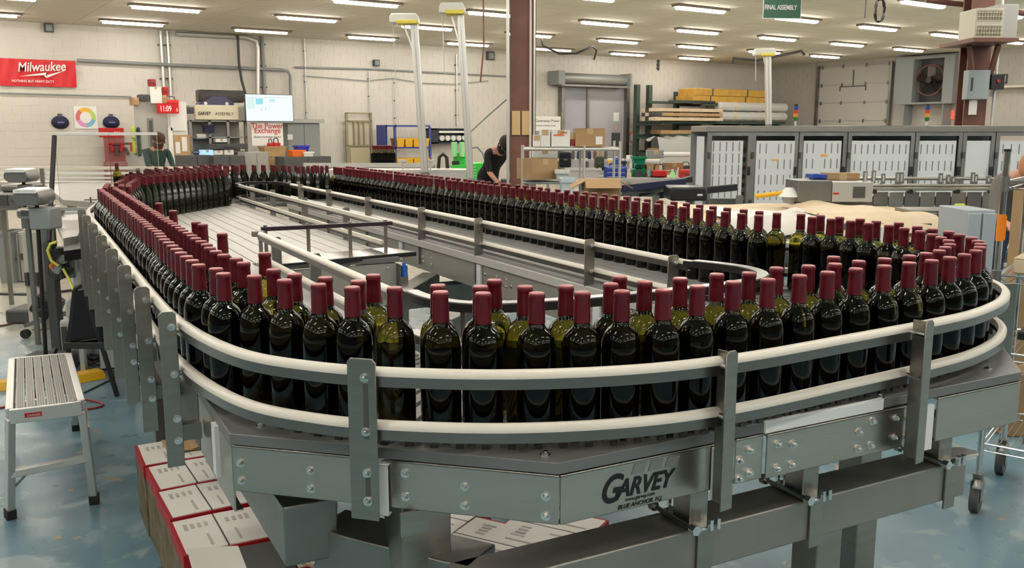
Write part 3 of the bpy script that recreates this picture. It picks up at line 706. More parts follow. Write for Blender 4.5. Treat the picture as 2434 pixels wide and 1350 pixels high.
# pentagon wheel posters
def wheel(name, label, x0, y0, x1, y1, seed):
    a, b, c_, d = rectY(x0, y0, x1, y1, YW - .02); w = b - a; h = d - c_
    t = thing(name, label, 'poster', (a, YW - .02, c_)); obj('sheet', MB().box(0, w, -.004, 0, 0, h), paper, t)
    cols = [(.75, .45, .08), (.62, .16, .16), (.70, .30, .55), (.20, .48, .62), (.48, .62, .15)]
    for k in range(5):
        mb = MB(); pts = []
        for R in (.44, .25):
            arc = [(w / 2 + R * w * cos(a_), h / 2 + R * h * sin(a_)) for a_ in [radians(54 + 72 * k) + radians(72) * q / 5 + .03 for q in range(6)]]
            arc = [((x - w / 2) * (1.0 if 0 < q < 5 else 1.02) + w / 2, y) for q, (x, y) in enumerate(arc)]
            pts.append(arc)
        vs = [(x, -.006, z) for x, z in pts[0]] + [(x, -.006, z) for x, z in pts[1]]
        mb.add(vs, [(q, q + 1, 6 + q + 1, 6 + q) for q in range(5)]); obj('wheel_segment', mb, mat('wheel_%d' % k, cols[k], .7), t)
    return t
wheel('wall_poster', 'white poster with a five-coloured ring, between the two purple caps', 174, 252, 233, 306, 0)
wheel('wall_poster', 'small poster with a coloured ring, right of the roll-up door', 1489, 307, 1523, 345, 1)
for px, l in ((143, 'left of the ring poster'), (264, 'right of the ring poster')):
    p = onY(px, 291, YW - .02); t = thing('baseball_cap', 'round purple cap hung on the wall ' + l, 'hat', (p.x, p.y - .01, p.z))
    m = MB(); m.lathe([(.001, -.11), (.10, -.10), (.17, -.05), (.20, 0)][::-1], 18); m2 = m
    vs = [(x, -.01 + z * .9, y * .8) for x, y, z in m.v]; mm = MB().add(vs, m.f); obj('crown', mm, navy, t, smooth=60)
    obj('tab', MB().cb((0, -.02, .16), (.10, .05, .10)), mat('purple_grey', (.10, .09, .13), .7), t, bev=.015)
    obj('badge', MB().cb((0, -.11, .0), (.14, .006, .03)), mat('lilac', (.2, .18, .4), .6), t)
# red framed tool display
x0, x1, z0, z1 = rectY(234, 304, 295, 326, YW - .3)
t = thing('tool_display', 'red headed tool display stand against the wall under the right purple cap', 'display stand', (x0, YW - .3, 0))
obj('header', MB().box(0, x1 - x0, -.02, .02, z0, z1), redm, t, bev=.005); text('lettering', 'Milwaukee', .11, white, t, (.35, -.022, z0 + .07))
obj('back_panel', MB().box(.1, x1 - x0, 0, .02, .3, z0), mat('faded_red', (.33, .1, .1), .7), t)
obj('base_cabinet', MB().box(.1, x1 - x0, -.2, .25, 0, .85), mat('pale_red', (.35, .16, .16), .6), t, bev=.01)
for k in range(6): obj('hung_tool', MB().cb((.25 + .12 * k, -.05, z0 - .25 - .1 * (k % 2)), (.07, .06, .2), ry=.3 * (k % 3 - 1)).cb((.25 + .12 * k, -.05, z0 - .16), (.12, .06, .06)), dgrey if k % 2 else redm, t, bev=.008)
# LED clock
x0, x1, z0, z1 = rectY(374, 245, 426, 270, YW - 4)
t = thing('wall_clock', 'red glowing digital wall clock reading 11:09', 'clock', (x0, YW - 4, z0))
cw, chh = x1 - x0, z1 - z0
obj('case', MB().box(0, cw, 0, .08, 0, chh), mat('clock_red', (.30, .0, .0), .3, emit=(1, .01, .01), estr=.25), t, bev=.008)
text('digits', '11:09', chh * .78, mat('led', (1, .3, .3), .4, emit=(1, .25, .2), estr=3.0), t, (.04, -.004, chh * .22), bold=.001, sx=.66); text('digits', '5', chh * .45, MATS['led'], t, (cw * .86, -.004, chh * .22), sx=.8)
# a partition with shelf behind the workshop office, office structure carrying clock, sign and screen
Yo = YW - 3.8
def slab(name, label, cat, rect, Y, dep, m, to_floor=False, bev=.01):
    x0, x1, z0, z1 = rectY(*rect, Y); z0 = 0 if to_floor else z0
    t = thing(name, label, cat, (x0, Y, z0)); return t, x1 - x0, z1 - z0
t, w, h = slab('office_booth', 'pale panelled booth carrying the red clock, shelves and boxes', 'booth', (318, 240, 452, 420), Yo, 2, white, True)
obj('side_panel', MB().box(0, w * .62, 0, .06, 0, h), mat('booth_grey', (.42, .40, .37), .6), t); obj('front_panel', MB().box(w * .62, w, -.02, .06, 0, h), white, t)
obj('door_frame', MB().box(w * .23, w * .34, -.03, 0, 0, h * .84), steelD, t); obj('door_gap', MB().box(w * .25, w * .32, -.035, -.02, 0, h * .82), dgrey, t)
obj('cork_board', MB().box(w * .70, w * 1.02, -.06, -.03, h * .47, h * .68), wood, t, bev=.004)
for k, (u, v, ww, hh) in enumerate([(.66, .72, .30, .15), (.73, .50, .09, .11), (.86, .52, .1, .14), (.6, .45, .09, .3)]): obj('pinned_sheet', MB().box(w * u, w * (u + ww), -.068, -.062, h * v, h * (v + hh)), paper, t)
# things on the booth
def yb(name, label, cat, rect, Y, dep, m, kind='carton', group=None):
    """a small item standing at depth Y behind the given picture rectangle; kind gives its build"""
    x0, x1, z0, z1 = rectY(*rect, Y); w = x1 - x0
    if name in ('black_cabinet', 'drawer_unit'): z0 = 0
    h = z1 - z0
    t = thing(name, label, cat, (x0 + w / 2, Y, z0), 0, group); parts_kind(t, w, dep, h, m, kind); return t
def parts_kind(t, w, d, h, m, kind):
    w2 = w / 2
    if kind == 'carton':
        obj('body', MB().box(-w2, w2, 0, d, 0, h), m, t, bev=min(.006, h / 8)); obj('tape', MB().box(-.03, .03, -.002, d + .002, h - .05, h + .002), mat('tape', (.48, .36, .2), .3), t)
        obj('flap', MB().box(-w2, -.002, 0, d, h, h + .004).box(.002, w2, 0, d, h, h + .004), m, t)
    elif kind == 'open':
        th = .008; obj('body', MB().box(-w2, w2, 0, th, 0, h).box(-w2, w2, d - th, d, 0, h).box(-w2, -w2 + th, th, d - th, 0, h).box(w2 - th, w2, th, d - th, 0, h).box(-w2, w2, 0, d, 0, th), m, t)
        f = MB(); f.cb((0, -.05, h - .01), (w * .98, .13, .006), rx=.5); f.cb((-w2 - .04, d / 2, h - .02), (.12, d, .006), ry=-.5); f.cb((w2 + .04, d / 2, h - .02), (.12, d, .006), ry=.5); obj('flap', f, m, t)
        obj('filling', MB().cb((0, d / 2, h * .5), (w * .9, d * .9, h * .7)), cardD, t)
    elif kind == 'bin':
        obj('body', MB().add([(-w2 * .85, .02, 0), (w2 * .85, .02, 0), (w2 * .85, d - .02, 0), (-w2 * .85, d - .02, 0), (-w2, 0, h), (w2, 0, h), (w2, d, h), (-w2, d, h)], [(3, 2, 1, 0), (0, 1, 5, 4), (1, 2, 6, 5), (2, 3, 7, 6), (3, 0, 4, 7)]), m, t)
        obj('rim', MB().box(-w2 - .01, w2 + .01, -.01, .01, h - .03, h).box(-w2 - .01, w2 + .01, d - .01, d + .01, h - .03, h).box(-w2 - .01, -w2 + .01, 0, d, h - .03, h).box(w2 - .01, w2 + .01, 0, d, h - .03, h), m, t)
        obj('filling', MB().cb((0, d / 2, h * .6), (w * .8, d * .8, h * .3)), m, t)
    elif kind == 'bottle':
        r = min(w, d) / 2; obj('body', MB().lathe([(.001, 0), (r, 0), (r, h * .62), (r * .4, h * .8), (r * .4, h * .86)], 12), m, t, smooth=40); obj('cap', MB().lathe([(r * .45, h * .86), (r * .45, h), (.001, h)], 10), white, t, smooth=40)
    elif kind == 'tool':
        obj('body', MB().box(-w2, w2, 0, d, 0, h * .5), m, t, bev=h * .1); obj('handle', MB().tube([(-w2 * .7, d / 2, h * .4), (-w2 * .6, d / 2, h * .9), (0, d / 2, h), (w2 * .6, d / 2, h * .9), (w2 * .7, d / 2, h * .4)], h * .07), dgrey, t, smooth=50)
    elif kind == 'roll':
        obj('roll', MB().cyl((-w2, d / 2, h / 2), (w2, d / 2, h / 2), h / 2, n=16), m, t, smooth=50); obj('core', MB().cyl((-w2 - .01, d / 2, h / 2), (w2 + .01, d / 2, h / 2), h / 6, n=10), cardD, t)
    elif kind == 'machine':
        obj('body', MB().box(-w2, w2, 0, d, 0, h * .7), m, t, bev=.02); obj('head', MB().box(-w2 * .6, w2 * .7, d * .2, d * .8, h * .7, h), m, t, bev=.02); obj('panel', MB().box(-w2 * .6, w2 * .2, -.01, 0, h * .2, h * .6), dgrey, t); obj('knob', MB().cyl((w2 * .6, 0, h * .4), (w2 * .6, -.04, h * .4), h * .06), dgrey, t)
    elif kind == 'case':
        obj('shell', MB().box(-w2, w2, 0, d, 0, h), m, t, bev=h * .12); obj('lid_seam', MB().box(-w2 - .002, w2 + .002, -.003, d, h * .55, h * .58), dgrey, t); obj('handle', MB().tube([(-w * .12, -.01, h * .5), (-w * .1, -.05, h * .5), (w * .1, -.05, h * .5), (w * .12, -.01, h * .5)], .012), dgrey, t)
    elif kind == 'cabinet':
        obj('carcass', MB().box(-w2, w2, .02, d, 0, h), m, t, bev=.005)
        for s in (-1, 1): dr = obj('door', MB().box(min(s * .006, s * w2), max(s * .006, s * w2), 0, .02, .01, h - .02), m, t, bev=.004); obj('handle', MB().box(s * .04 - .012, s * .04 + .012, -.03, 0, h * .45, h * .58), dgrey, dr)
    elif kind == 'toolbox':
        obj('chest', MB().box(-w2, w2, .01, d, 0, h * .8), m, t, bev=.006)
        for k in range(3): dr = obj('drawer', MB().box(-w2 * .93, w2 * .93, -.004, .01, h * (.05 + .25 * k), h * (.27 + .25 * k)), m, t, bev=.003); obj('handle', MB().box(-w2 * .8, w2 * .8, -.018, -.004, h * (.22 + .25 * k), h * (.25 + .25 * k)), alu, dr)
        obj('carry_handle', MB().tube([(-w2 * .5, d / 2, h * .8), (-w2 * .5, d / 2, h * .97), (w2 * .5, d / 2, h * .97), (w2 * .5, d / 2, h * .8)], .012), m, t)
yb('carton', 'small brown carton with a red patch on top of the booth, leftmost', 'box', (314, 232, 332, 250), Yo - .1, .3, card)
yb('storage_case', 'dark grey case on top of the booth', 'case', (332, 224, 356, 240), Yo - .1, .3, dgrey, 'case')
yb('display_box', 'white product box with a dark picture on top of the booth', 'box', (356, 206, 386, 246), Yo - .1, .3, white)
yb('carton', 'brown carton stacked beneath the helmet on the booth', 'box', (385, 226, 398, 245), Yo - .1, .3, card)
yb('first_aid_case', 'red case standing on the booth beside the white display box', 'case', (388, 206, 402, 228), Yo + .02, .2, redm, 'case')
yb('red_funnel', 'red plastic tool piled above the digital clock', 'tool', (394, 228, 426, 246), Yo - .1, .3, mat('bright_red', (.75, .04, .03), .4), 'tool')
yb('speaker', 'small dark loudspeaker left of the assembly sign', 'speaker', (441, 254, 462, 270), Yo, .2, dgrey, 'case')
yb('red_ball', 'red and white helmet above the white display box', 'helmet', (356, 187, 372, 206), Yo - .05, .25, red2, 'case')
# assembly sign
x0, x1, z0, z1 = rectY(463, 250, 568, 285, YW - 3.5)
t = thing('assembly_sign', 'cream assembly sign with black lettering above the shelves', 'sign', (x0, YW - 3.5, z0)); w = x1 - x0; h = z1 - z0
obj('board', MB().box(0, w, 0, .12, 0, h), mat('sign_cream', (.66, .60, .44), .6), t, bev=.01)
text('lettering', 'GARVEY', h * .33, ink, t, (.05, -.004, h * .32), shear=.3, bold=.003, sx=.72); text('lettering', 'ASSEMBLY', h * .30, ink, t, (w * .45, -.004, h * .32), sx=.98)
# the grey parts station under sign and screen
x0, x1, z0, z1 = rectY(452, 286, 590, 420, YW - 3.4)
t = thing('parts_station', 'open grey steel shelving station under the cream assembly sign', 'shelving', (x0, YW - 3.4, 0)); w = x1 - x0; h = z1
for u in (0, .34, .67, 1): obj('upright', MB().box(w * u - .03, w * u + .03, 0, .06, 0, h), steelD, t)
for v in (.30, .46, .62, .80, 1.0): obj('shelf', MB().box(0, w, 0, .5, h * v - .03, h * v), greyp if v < 1 else steelD, t)
obj('back_panel', MB().box(0, w, .5, .52, 0, h), mat('station_back', (.33, .32, .29), .6), t)
obj('top_box', MB().box(0, w * 1.02, -.03, .5, h, h + .35), mat('station_head', (.5, .48, .44), .6), t, bev=.01)
for k, (r_, m_, kd) in enumerate([((486, 296, 512, 316), navy, 'bin'), ((470, 318, 492, 330), poly, 'roll'), ((513, 330, 540, 338), white, 'carton'), ((496, 342, 590, 354), dgrey, 'case'), ((480, 357, 507, 371), mat('blue_screen', (.1, .2, .4), .3, emit=(.35, .6, 1), estr=1.2), 'carton'), ((510, 358, 530, 368), white, 'carton'), ((533, 357, 556, 368), paper, 'carton')]):
    yb('shelf_item', ['purple bin on the upper shelf of the grey station', 'rolled plastic on the upper shelf of the grey station', 'white box on the middle shelf of the grey station', 'long black case on the middle shelf of the grey station', 'small lit blue monitor on the grey station', 'white box right of the blue monitor', 'white carton second right of the blue monitor'][k], ['bin', 'roll', 'box', 'case', 'monitor', 'box', 'box'][k], r_, YW - 3.55, .25, m_, kd)
# model cars / dark covers above
for k, (r_, m_, l) in enumerate([((470, 228, 556, 250), mat('dark_violet', (.06, .055, .10), .25, .2), 'long low violet grey model car on the station top'), ((527, 214, 582, 244), mat('brown_black', (.04, .035, .03), .4), 'dark brown case standing behind the violet model car')]):
    x0, x1, z0, z1 = rectY(*r_, YW - 3.2 + .25 * k); w = x1 - x0; h = z1 - z0; t = thing('model_car' if k == 0 else 'dark_case', l, 'model car' if k == 0 else 'case', (x0, YW - 3.2 + .25 * k, z0))
    if k == 0:
        obj('body', MB().prism([(0, 0), (w, 0), (w, h * .55), (w * .88, h * .6), (w * .8, h), (w * .4, h), (w * .28, h * .6), (.05, h * .3)], 0, .3), m_, t); t.children[0].rotation_euler = (pi / 2, 0, 0); t.children[0].location = (0, .3, 0)
        for u in (.2, .8): obj('wheel', MB().cyl((w * u, -.02, h * .15), (w * u, .04, h * .15), h * .2, n=14), alu, t)
    else: parts_kind(t, w * 2, .3, h, m_, 'case')
# lit screen
p0 = onY(583, 222, YW - 3.7); x0, x1, z0, z1 = rectY(583, 224, 697, 288, YW - 3.7)
t = thing('wall_screen', 'large lit white wall screen with small cyan blocks', 'screen', (x0, YW - 3.7, z0)); w = x1 - x0; h = z1 - z0
obj('bezel', MB().box(-.015, w + .015, .0, .06, -.015, h + .015), dgrey, t, bev=.005)
obj('display', MB().box(0, w, -.004, 0, 0, h), mat('screen_white', (.1, .1, .1), .4, emit=(.80, .93, 1.0), estr=.95), t)
for u0, v0, u1, v1, c in ((.21, .63, .36, .85, (.25, .75, .85)), (.50, .74, .62, .84, (.45, .85, .9)), (.03, .45, .18, .9, (.72, .92, .85)), (.40, .42, .42, .52, (.6, .7, .78)), (.31, .38, .33, .48, (.65, .72, .8)), (.02, .88, .9, .91, (.7, .8, .85))):
    obj('screen_block', MB().box(w * u0, w * u1, -.007, -.0045, h * v0, h * v1), mat('scr%.2f' % u0, (.05, .05, .05), .5, emit=c, estr=.9), t)
obj('bracket', MB().box(w * .4, w * .6, .06, .5, h * .3, h * .7), dgrey, t)
# red lettered board below the screen
x0, x1, z0, z1 = rectY(597, 290, 674, 346, YW - 3.6)
t = thing('lettered_board', 'white board with red heading below the lit screen', 'sign', (x0, YW - 3.6, z0)); w = x1 - x0; h = z1 - z0
obj('board', MB().box(0, w, 0, .03, 0, h), paper, t); rt = mat('sign_red', (.55, .03, .04), .6)
text('lettering', 'The Power', .17, rt, t, (w / 2, -.003, h * .74), align='CENTER', bold=.002); text('lettering', 'Exchange', .17, rt, t, (w / 2, -.003, h * .54), align='CENTER', bold=.002)
text('lettering', 'Battery Exchange Station', .065, ink, t, (w / 2, -.003, h * .34), align='CENTER')
yb('power_tool', 'red cordless tool in front of the white board', 'tool', (640, 330, 652, 350), YW - 3.9, .2, redm, 'tool')
yb('power_tool', 'larger red cordless tool in front of the white board', 'tool', (651, 328, 668, 350), YW - 3.95, .2, redm, 'tool')
yb('wooden_crate', 'pale wooden open shelf crate right of the small red tools', 'crate', (628, 348, 682, 372), YW - 4, .4, wood, 'bin')
yb('wooden_crate', 'lower wooden drawer under the open crate', 'crate', (640, 370, 690, 396), YW - 4.1, .4, wood, 'toolbox')
yb('drawer_unit', 'grey metal drawer unit in front of the wooden crates', 'cabinet', (582, 362, 640, 420), YW - 5, .5, mat('drawer_grey', (.34, .33, .31), .5), 'cabinet')
yb('black_cabinet', 'long black work cabinet below the grey station', 'cabinet', (508, 371, 584, 400), YW - 5.2, .5, dgrey, 'cabinet')
yb('black_cabinet', 'low black case behind the seated worker', 'cabinet', (430, 370, 508, 396), YW - 5.0, .5, dgrey, 'cabinet')
yb('black_cabinet', 'black work cabinet under the orange and blue bins', 'cabinet', (676, 373, 788, 402), YW - 5.4, .6, dgrey, 'cabinet')
x0, x1, z0, z1 = rectY(684, 292, 764, 420, YW - 1.2)
t = thing('electrical_cabinet', 'tall grey electrical cabinet with two doors right of the lit screen', 'cabinet', ((x0 + x1) / 2, YW - 1.2, 0)); parts_kind(t, x1 - x0, 1.0, z1, greyp, 'cabinet')
obj('top_shelf', MB().box(-(x1 - x0) / 2 - .5, (x1 - x0) / 2 + .1, -.1, 1.0, z1, z1 + .10), mat('shelf_grey', (.4, .4, .38), .5), t)
obj('label_plate', MB().cb((-.4, -.01, 1.45), (.14, .01, .14)), paper, t)
yb('orange_bin', 'orange plastic bin on the black cabinet', 'bin', (694, 357, 727, 372), YW - 5.3, .3, orange, 'bin')
yb('blue_bin', 'blue plastic bin behind the orange bin', 'bin', (708, 346, 736, 360), YW - 5.0, .3, mat('royal_blue', (.03, .03, .45), .4), 'bin')
yb('white_bin', 'white plastic bin right of the orange bin', 'bin', (722, 361, 746, 373), YW - 5.35, .25, white, 'bin')
# broom-like yellow and green things beside the booth
yb('yellow_bag', 'long yellow safety vest hanging left of the booth', 'vest', (313, 300, 325, 366), Yo - .13, .12, mat('lime', (.45, .55, .05), .8), 'case')
yb('dark_bag', 'dark green coat hanging right of the yellow vest', 'coat', (326, 302, 338, 372), Yo - .13, .12, greencloth, 'case')
# dock station frame and blue shelf
x0, x1, z0, z1 = rectY(819, 268, 881, 400, YW - .12)
t = thing('folding_frame', 'beige folding platform frame leaning on the back wall', 'frame', (x0, YW - .25, 0)); w = x1 - x0; bm = mat('beige_frame', (.30, .26, .15), .6); bp_ = mat('beige_panel', (.52, .46, .30), .7)
for u in (0, 1): obj('rail', MB().box(w * u - .03, w * u + .03, 0, .06, 0, z1), bm, t)
for z in (z1 - .03, z1 - .25, z1 - .95): obj('crossbar', MB().box(0, w, 0, .05, z, z + .04), bm, t)
for u in (.3, .5, .7): obj('slat', MB().box(w * u - .02, w * u + .02, 0, .04, z1 - .92, z1 - .25), bm, t)
obj('panel', MB().box(w * .12, w * .9, .01, .04, .02, z1 - 1.0), bp_, t, bev=.01); obj('back_panel', MB().box(w * .08, w * .92, .06, .08, .02, z1 - .25), mat('frame_back', (.55, .5, .38), .8), t)
x0, x1, z0, z1 = rectY(918, 297, 1024, 400, YW - 1.2)
t = thing('blue_shelving', 'blue steel shelving unit filled with yellow bins', 'shelving', (x0, YW - 1.2, 0)); w = x1 - x0
for u in (0, .2, 1): obj('upright', MB().box(w * u - .03, w * u + .03, 0, .06, 0, z1 - .05 * u), bluep, t)
for z in (z1, z1 - .62, z1 - 1.18, .2): obj('shelf', MB().box(0, w, 0, .6, z - .05, z), bluep, t)
obj('side_panel', MB().box(-.02, .0, 0, .6, 0, z1), bluep, t)
for r_ in range(2):
    for k in range(4):
        zz = z1 - .62 + .002 - .56 * r_
        q = thing('yellow_bin', 'yellow parts bin, %s from the left on the %s shelf of the blue shelving' % (ordn[k], ['upper', 'lower'][r_]), 'bin', (x0 + w * .30 + .27 * k, YW - 1.25, zz), 0, 'yellow bins in the blue shelving'); parts_kind(q, .24, .4, .24, yellow, 'bin')
x0, x1, z0, z1 = rectY(1026, 305, 1108, 341, YW - .5)
t = thing('wall_cabinet', 'black wall rack with a white tube light over hanging spools', 'rack', (x0, YW - .5, z0)); w = x1 - x0; h = z1 - z0
obj('frame', MB().box(0, w, 0, .4, h - .04, h).box(0, w, 0, .4, 0, .04).box(0, .22, 0, .4, 0, h).box(w - .03, w, 0, .4, 0, h), mat('rack_black', (.02, .025, .05), .5), t); obj('light_bar', MB().box(.25, w - .05, -.02, .05, h * .7, h * .84), white, t)
for k in range(6): obj('spool', MB().cyl((.36 + .2 * k, 0, h * .36), (.36 + .2 * k, .2, h * .36), .085, n=12), poly, t, smooth=40)
obj('back', MB().box(.2, w, .3, .4, 0, h), dgrey, t)
# ------------------------------------------------------------------ roll-up door
x0, x1, z0, z1 = rectY(1332, 205, 1482, 420, YW - .02)
dm = mat('door_grey', (.33, .335, .36), .6, noise=(.38, .385, .41), nscale=.9)
d1 = struct('door_1', MB().box(x0, x1, YW - .012, YW - .002, 0, z1), dm)
mid = x0 + (x1 - x0) * .40
struct('leaf', MB().box(x0 + .05, mid - .05, YW - .05, YW - .012, 0, z1 - .02), dm, d1); struct('leaf', MB().box(mid + .05, x1 - .05, YW - .05, YW - .012, 0, z1 - .02), mat('door_grey2', (.40, .39, .40), .6), d1)
struct('mullion', MB().box(mid - .05, mid + .05, YW - .1, YW - .02, 0, z1), steelD, d1)
for xx in (x0, x1): struct('jamb', MB().box(xx - .07, xx + .07, YW - .2, YW, 0, z1 + .05), steelD, d1)
struct('warning_sign', MB().box(x1 - .55, x1 - .3, YW - .06, YW - .05, 1.95, 2.25), paper, d1); struct('warning_sign', MB().box(x1 - .55, x1 - .3, YW - .062, YW - .052, 1.6, 1.85), mat('sign_grey', (.45, .38, .38), .6), d1)
struct('reader_box', MB().box(x1 - .62, x1 - .28, YW - .12, YW - .05, 1.1, 1.55), dgrey, d1)
x0, x1, z0, z1 = rectY(1328, 170, 1500, 205, YW - .64)
t = thing('door_roller', 'grey cylindrical roll-up door housing above the double door', 'door roller', (x0, YW - .64, z0)); w = x1 - x0; h = z1 - z0
obj('barrel', MB().cyl((.25, .32, h / 2), (w - .02, .32, h / 2), h * .5, n=24), mat('roller_grey', (.24, .24, .22), .45, .3), t, smooth=40)
obj('end_box', MB().box(0, .27, 0, .6, -.02, h + .04), greyp, t, bev=.01); obj('end_plate', MB().box(w - .03, w + .05, 0, .6, -.02, h + .04), greyp, t)
obj('bottom_bar', MB().box(.2, w, .1, .55, -.06, .0), steelD, t)
vconduit(1497, 205, 330, .02, 'white pull rail right of the roll-up door', m=white); vconduit(1566, 142, 168, .03, 'short dark stub pipe above the lumber rack', m=rackgreen)
# big white lettered board beside column
x0, x1, z0, z1 = rectY(1262, 276, 1332, 345, YW - 1.6)
t = thing('lettered_board', 'white and grey information board between brown column and roll-up door', 'sign', (x0, YW - 1.6, z0)); w = x1 - x0; h = z1 - z0
obj('board', MB().box(0, w, 0, .03, 0, h), paper, t); obj('photo_area', MB().box(0, w * .7, -.003, 0, 0, h * .5), mat('photo_grey', (.25, .26, .27), .6), t)
text('lettering', 'er Generation Power', .125, ink, t, (.02, -.004, h * .80)); text('lettering', 'for the power of battery change', .07, ink, t, (.04, -.004, h * .66))
for s in (.1, .9): obj('leg', MB().box(w * s - .02, w * s + .02, .03, .05, -z0, .1), dgrey, t)
# ------------------------------------------------------------------ lumber rack in the corner
Yr = YW - 1.6
x0, x1, z0, z1 = rectY(1566, 198, 1856, 300, Yr)
t = thing('lumber_rack', 'dark green steel cantilever rack holding timber and wrapped bundles', 'rack', (x0, Yr, 0)); w = x1 - x0
for u, hh in ((0, z1), (.09, z1), (.30, z1 - .2), (.62, z1 - .4), (.95, z1 - .4)): obj('upright', MB().box(w * u - .08, w * u + .08, 1.0, 1.16, 0, hh), rackgreen, t)
levels = [(z1 - .55, .06, .4), (z1 - .62, .3, 1), (1.95, 0, 1), (1.5, 0, 1), (.95, 0, 1)]
for z, u0, u1 in levels: obj('arm_beam', MB().box(w * u0, w * u1, -.2, -.1, z - .09, z).box(w * u0, w * u1, .9, 1.0, z - .09, z), rackgreen, t)
for z in (1.95, 1.5, .95):
    for u in (0, .3, .62, .95): obj('arm', MB().box(w * u - .05, w * u + .05, -.2, 1.0, z - .16, z - .09), rackgreen, t)
for k in range(9):
    zz = 1.51 + (k // 3) * .16; a = onY(1535 + 8 * (k % 3), 300, Yr).x
    q = thing('plank', ['top', 'middle', 'bottom'][2 - k // 3] + '-layer pale timber on the rack, %s from the front' % ordn[k % 3], 'plank', (a, Yr - .45 + .35 * (k % 3), 1.955 + (k // 3) * .15), random.uniform(-.01, .01), 'timber lengths on the rack')
    obj('board', MB().box(0, onY(1695, 300, Yr).x - a, 0, .30, 0, .11), wood if k % 2 else kraft, q, bev=.01)
    obj('end_wrap', MB().box(-.01, .3, -.005, .305, -.002, .113), dgrey if k % 2 else kraft, q)
for k in range(5):
    a = onY(1565 + 5 * k, 320, Yr).x
    q = thing('plank', 'long brown board on the shelf under the timber stack, %s from the front' % ordn[k], 'plank', (a, Yr - .15 + .2 * k, 1.505), 0, 'boards on the lower shelf')
    obj('board', MB().box(0, w * .38, 0, .18, 0, .13), wood, q, bev=.01)
x0b, x1b, z0b, z1b = rectY(1640, 200, 1820, 226, Yr)
for k in range(4):
    q = thing('yellow_beam', 'long yellow laminated beam, %s' % ['lower front', 'lower back', 'upper front', 'upper back'][k], 'beam', (x0b + .1 * (k // 2), Yr - .2 + .45 * (k % 2), z1 - .615 + .25 * (k // 2)), 0, 'yellow beams on top of the rack')
    obj('timber', MB().box(0, x1b - x0b, 0, .42, 0, .24), woodY, q, bev=.01); obj('strap', MB().box(.8, .86, -.005, .425, -.003, .245).box(2.6, 2.66, -.005, .425, -.003, .245), dgrey, q)
for k in range(6):
    a = onY(1696 + 4 * (k % 3), 260, Yr).x; r_ = k // 3
    q = thing('wrapped_bundle', 'clear-wrapped white bundle, %s from the front in the %s layer' % (ordn[k % 3], ['lower', 'upper'][r_]), 'bundle', (a, Yr - .35 + .42 * (k % 3), 1.97 + .34 * r_), 0, 'wrapped bundles on the rack')
    n_ = 14; obj('wrap', MB().tube([((onY(1856, 260, Yr).x - a) * i / n_, .18, .165 + .01 * (i % 2)) for i in range(n_ + 1)], .16, 10), poly, q, smooth=30)
    for u in (.8, 2.2): obj('strap', MB().cyl((u, .18, .165), (u + .08, .18, .165), .168, n=10), kraft, q)
q = thing('wrapped_pallet', 'pallet load under crumpled grey plastic sheet below the timber rack', 'pallet load', (onY(1560, 350, Yr - .8).x, Yr - .95, 0)); 
m = MB(); nx_ = 12
for i in range(nx_):
    for j in range(6): pass
vs = []; 
for i in range(nx_ + 1):
    for j in range(7): vs.append((4.4 * i / nx_, 0.68 * j / 6, 1.40 - .35 * (j == 0) + .09 * sin(i * 2.1 + j) - .10 * abs(i / nx_ - .5)))
for i in range(nx_ + 1): vs.append((4.4 * i / nx_, -.02, .3))
fs = [(i * 7 + j, (i + 1) * 7 + j, (i + 1) * 7 + j + 1, i * 7 + j + 1) for i in range(nx_) for j in range(6)] + [((nx_ + 1) * 7 + i, (nx_ + 1) * 7 + i + 1, (i + 1) * 7, i * 7) for i in range(nx_)]
obj('sheet', MB().add(vs, fs), mat('grey_sheet', (.42, .42, .41), .3), q, smooth=30); obj('load', MB().box(.05, 4.35, .05, .64, .12, 1.05), card, q); obj('pallet', MB().box(0, 4.4, 0, .68, 0, .12), wood, q)
# ------------------------------------------------------------------ right wall: garage door, fan
a = onX(1951, 160, XW); b = onX(2125, 160, XW)
ya, yb_ = b.y, a.y
d2 = struct('door_2', MB().box(XW - .05, XW - .01, ya, yb_, 0, 3.95), mat('garage_panel', (.50, .48, .44), .55))
for k in range(6):
    struct('door_section', MB().box(XW - .075, XW - .05, ya + .03, yb_ - .03, .02 + .655 * k, .66 + .655 * k), MATS['garage_panel'], d2)
    for u in (.05, .34, .66, .95): struct('hinge', MB().box(XW - .10, XW - .075, ya + (yb_ - ya) * u - .03, ya + (yb_ - ya) * u + .03, .60 + .655 * k, .73 + .655 * k), steelD, d2)
for yy in (ya, yb_): struct('door_track', MB().box(XW - .18, XW - .06, yy - .04, yy + .04, 0, 4.0), steelD, d2)
struct('lift_handle', MB().box(XW - .10, XW - .08, ya + 1.0, ya + 2.1, 3.2, 3.23).box(XW - .10, XW - .08, ya + 1.53, ya + 1.56, 3.2, 3.8).box(XW - .10, XW - .08, ya + 1.0, ya + 1.03, 3.05, 3.2).box(XW - .10, XW - .08, ya + 2.07, ya + 2.1, 3.05, 3.2), dgrey, d2)
a = onX(2130, 140, XW - .6); b = onX(2270, 140, XW - .6)
y0, y1 = b.y, a.y; zf0 = onX(2200, 247, XW - .6).z; zf1 = 4.05
t = thing('wall_fan', 'large square grey exhaust fan housing with dark blades, right of the garage door', 'fan', (XW - .6, y0, zf0)); w = y1 - y0; h = zf1 - zf0
obj('housing', MB().box(0, .55, 0, w * .17, 0, h).box(0, .55, w * .68, w, 0, h).box(0, .55, w * .17, w * .68, 0, .06).box(0, .55, w * .17, w * .68, h - .08, h), greyp, t)
obj('housing', MB().box(.45, .55, w * .17, w * .68, .06, h - .08), dgrey, t)
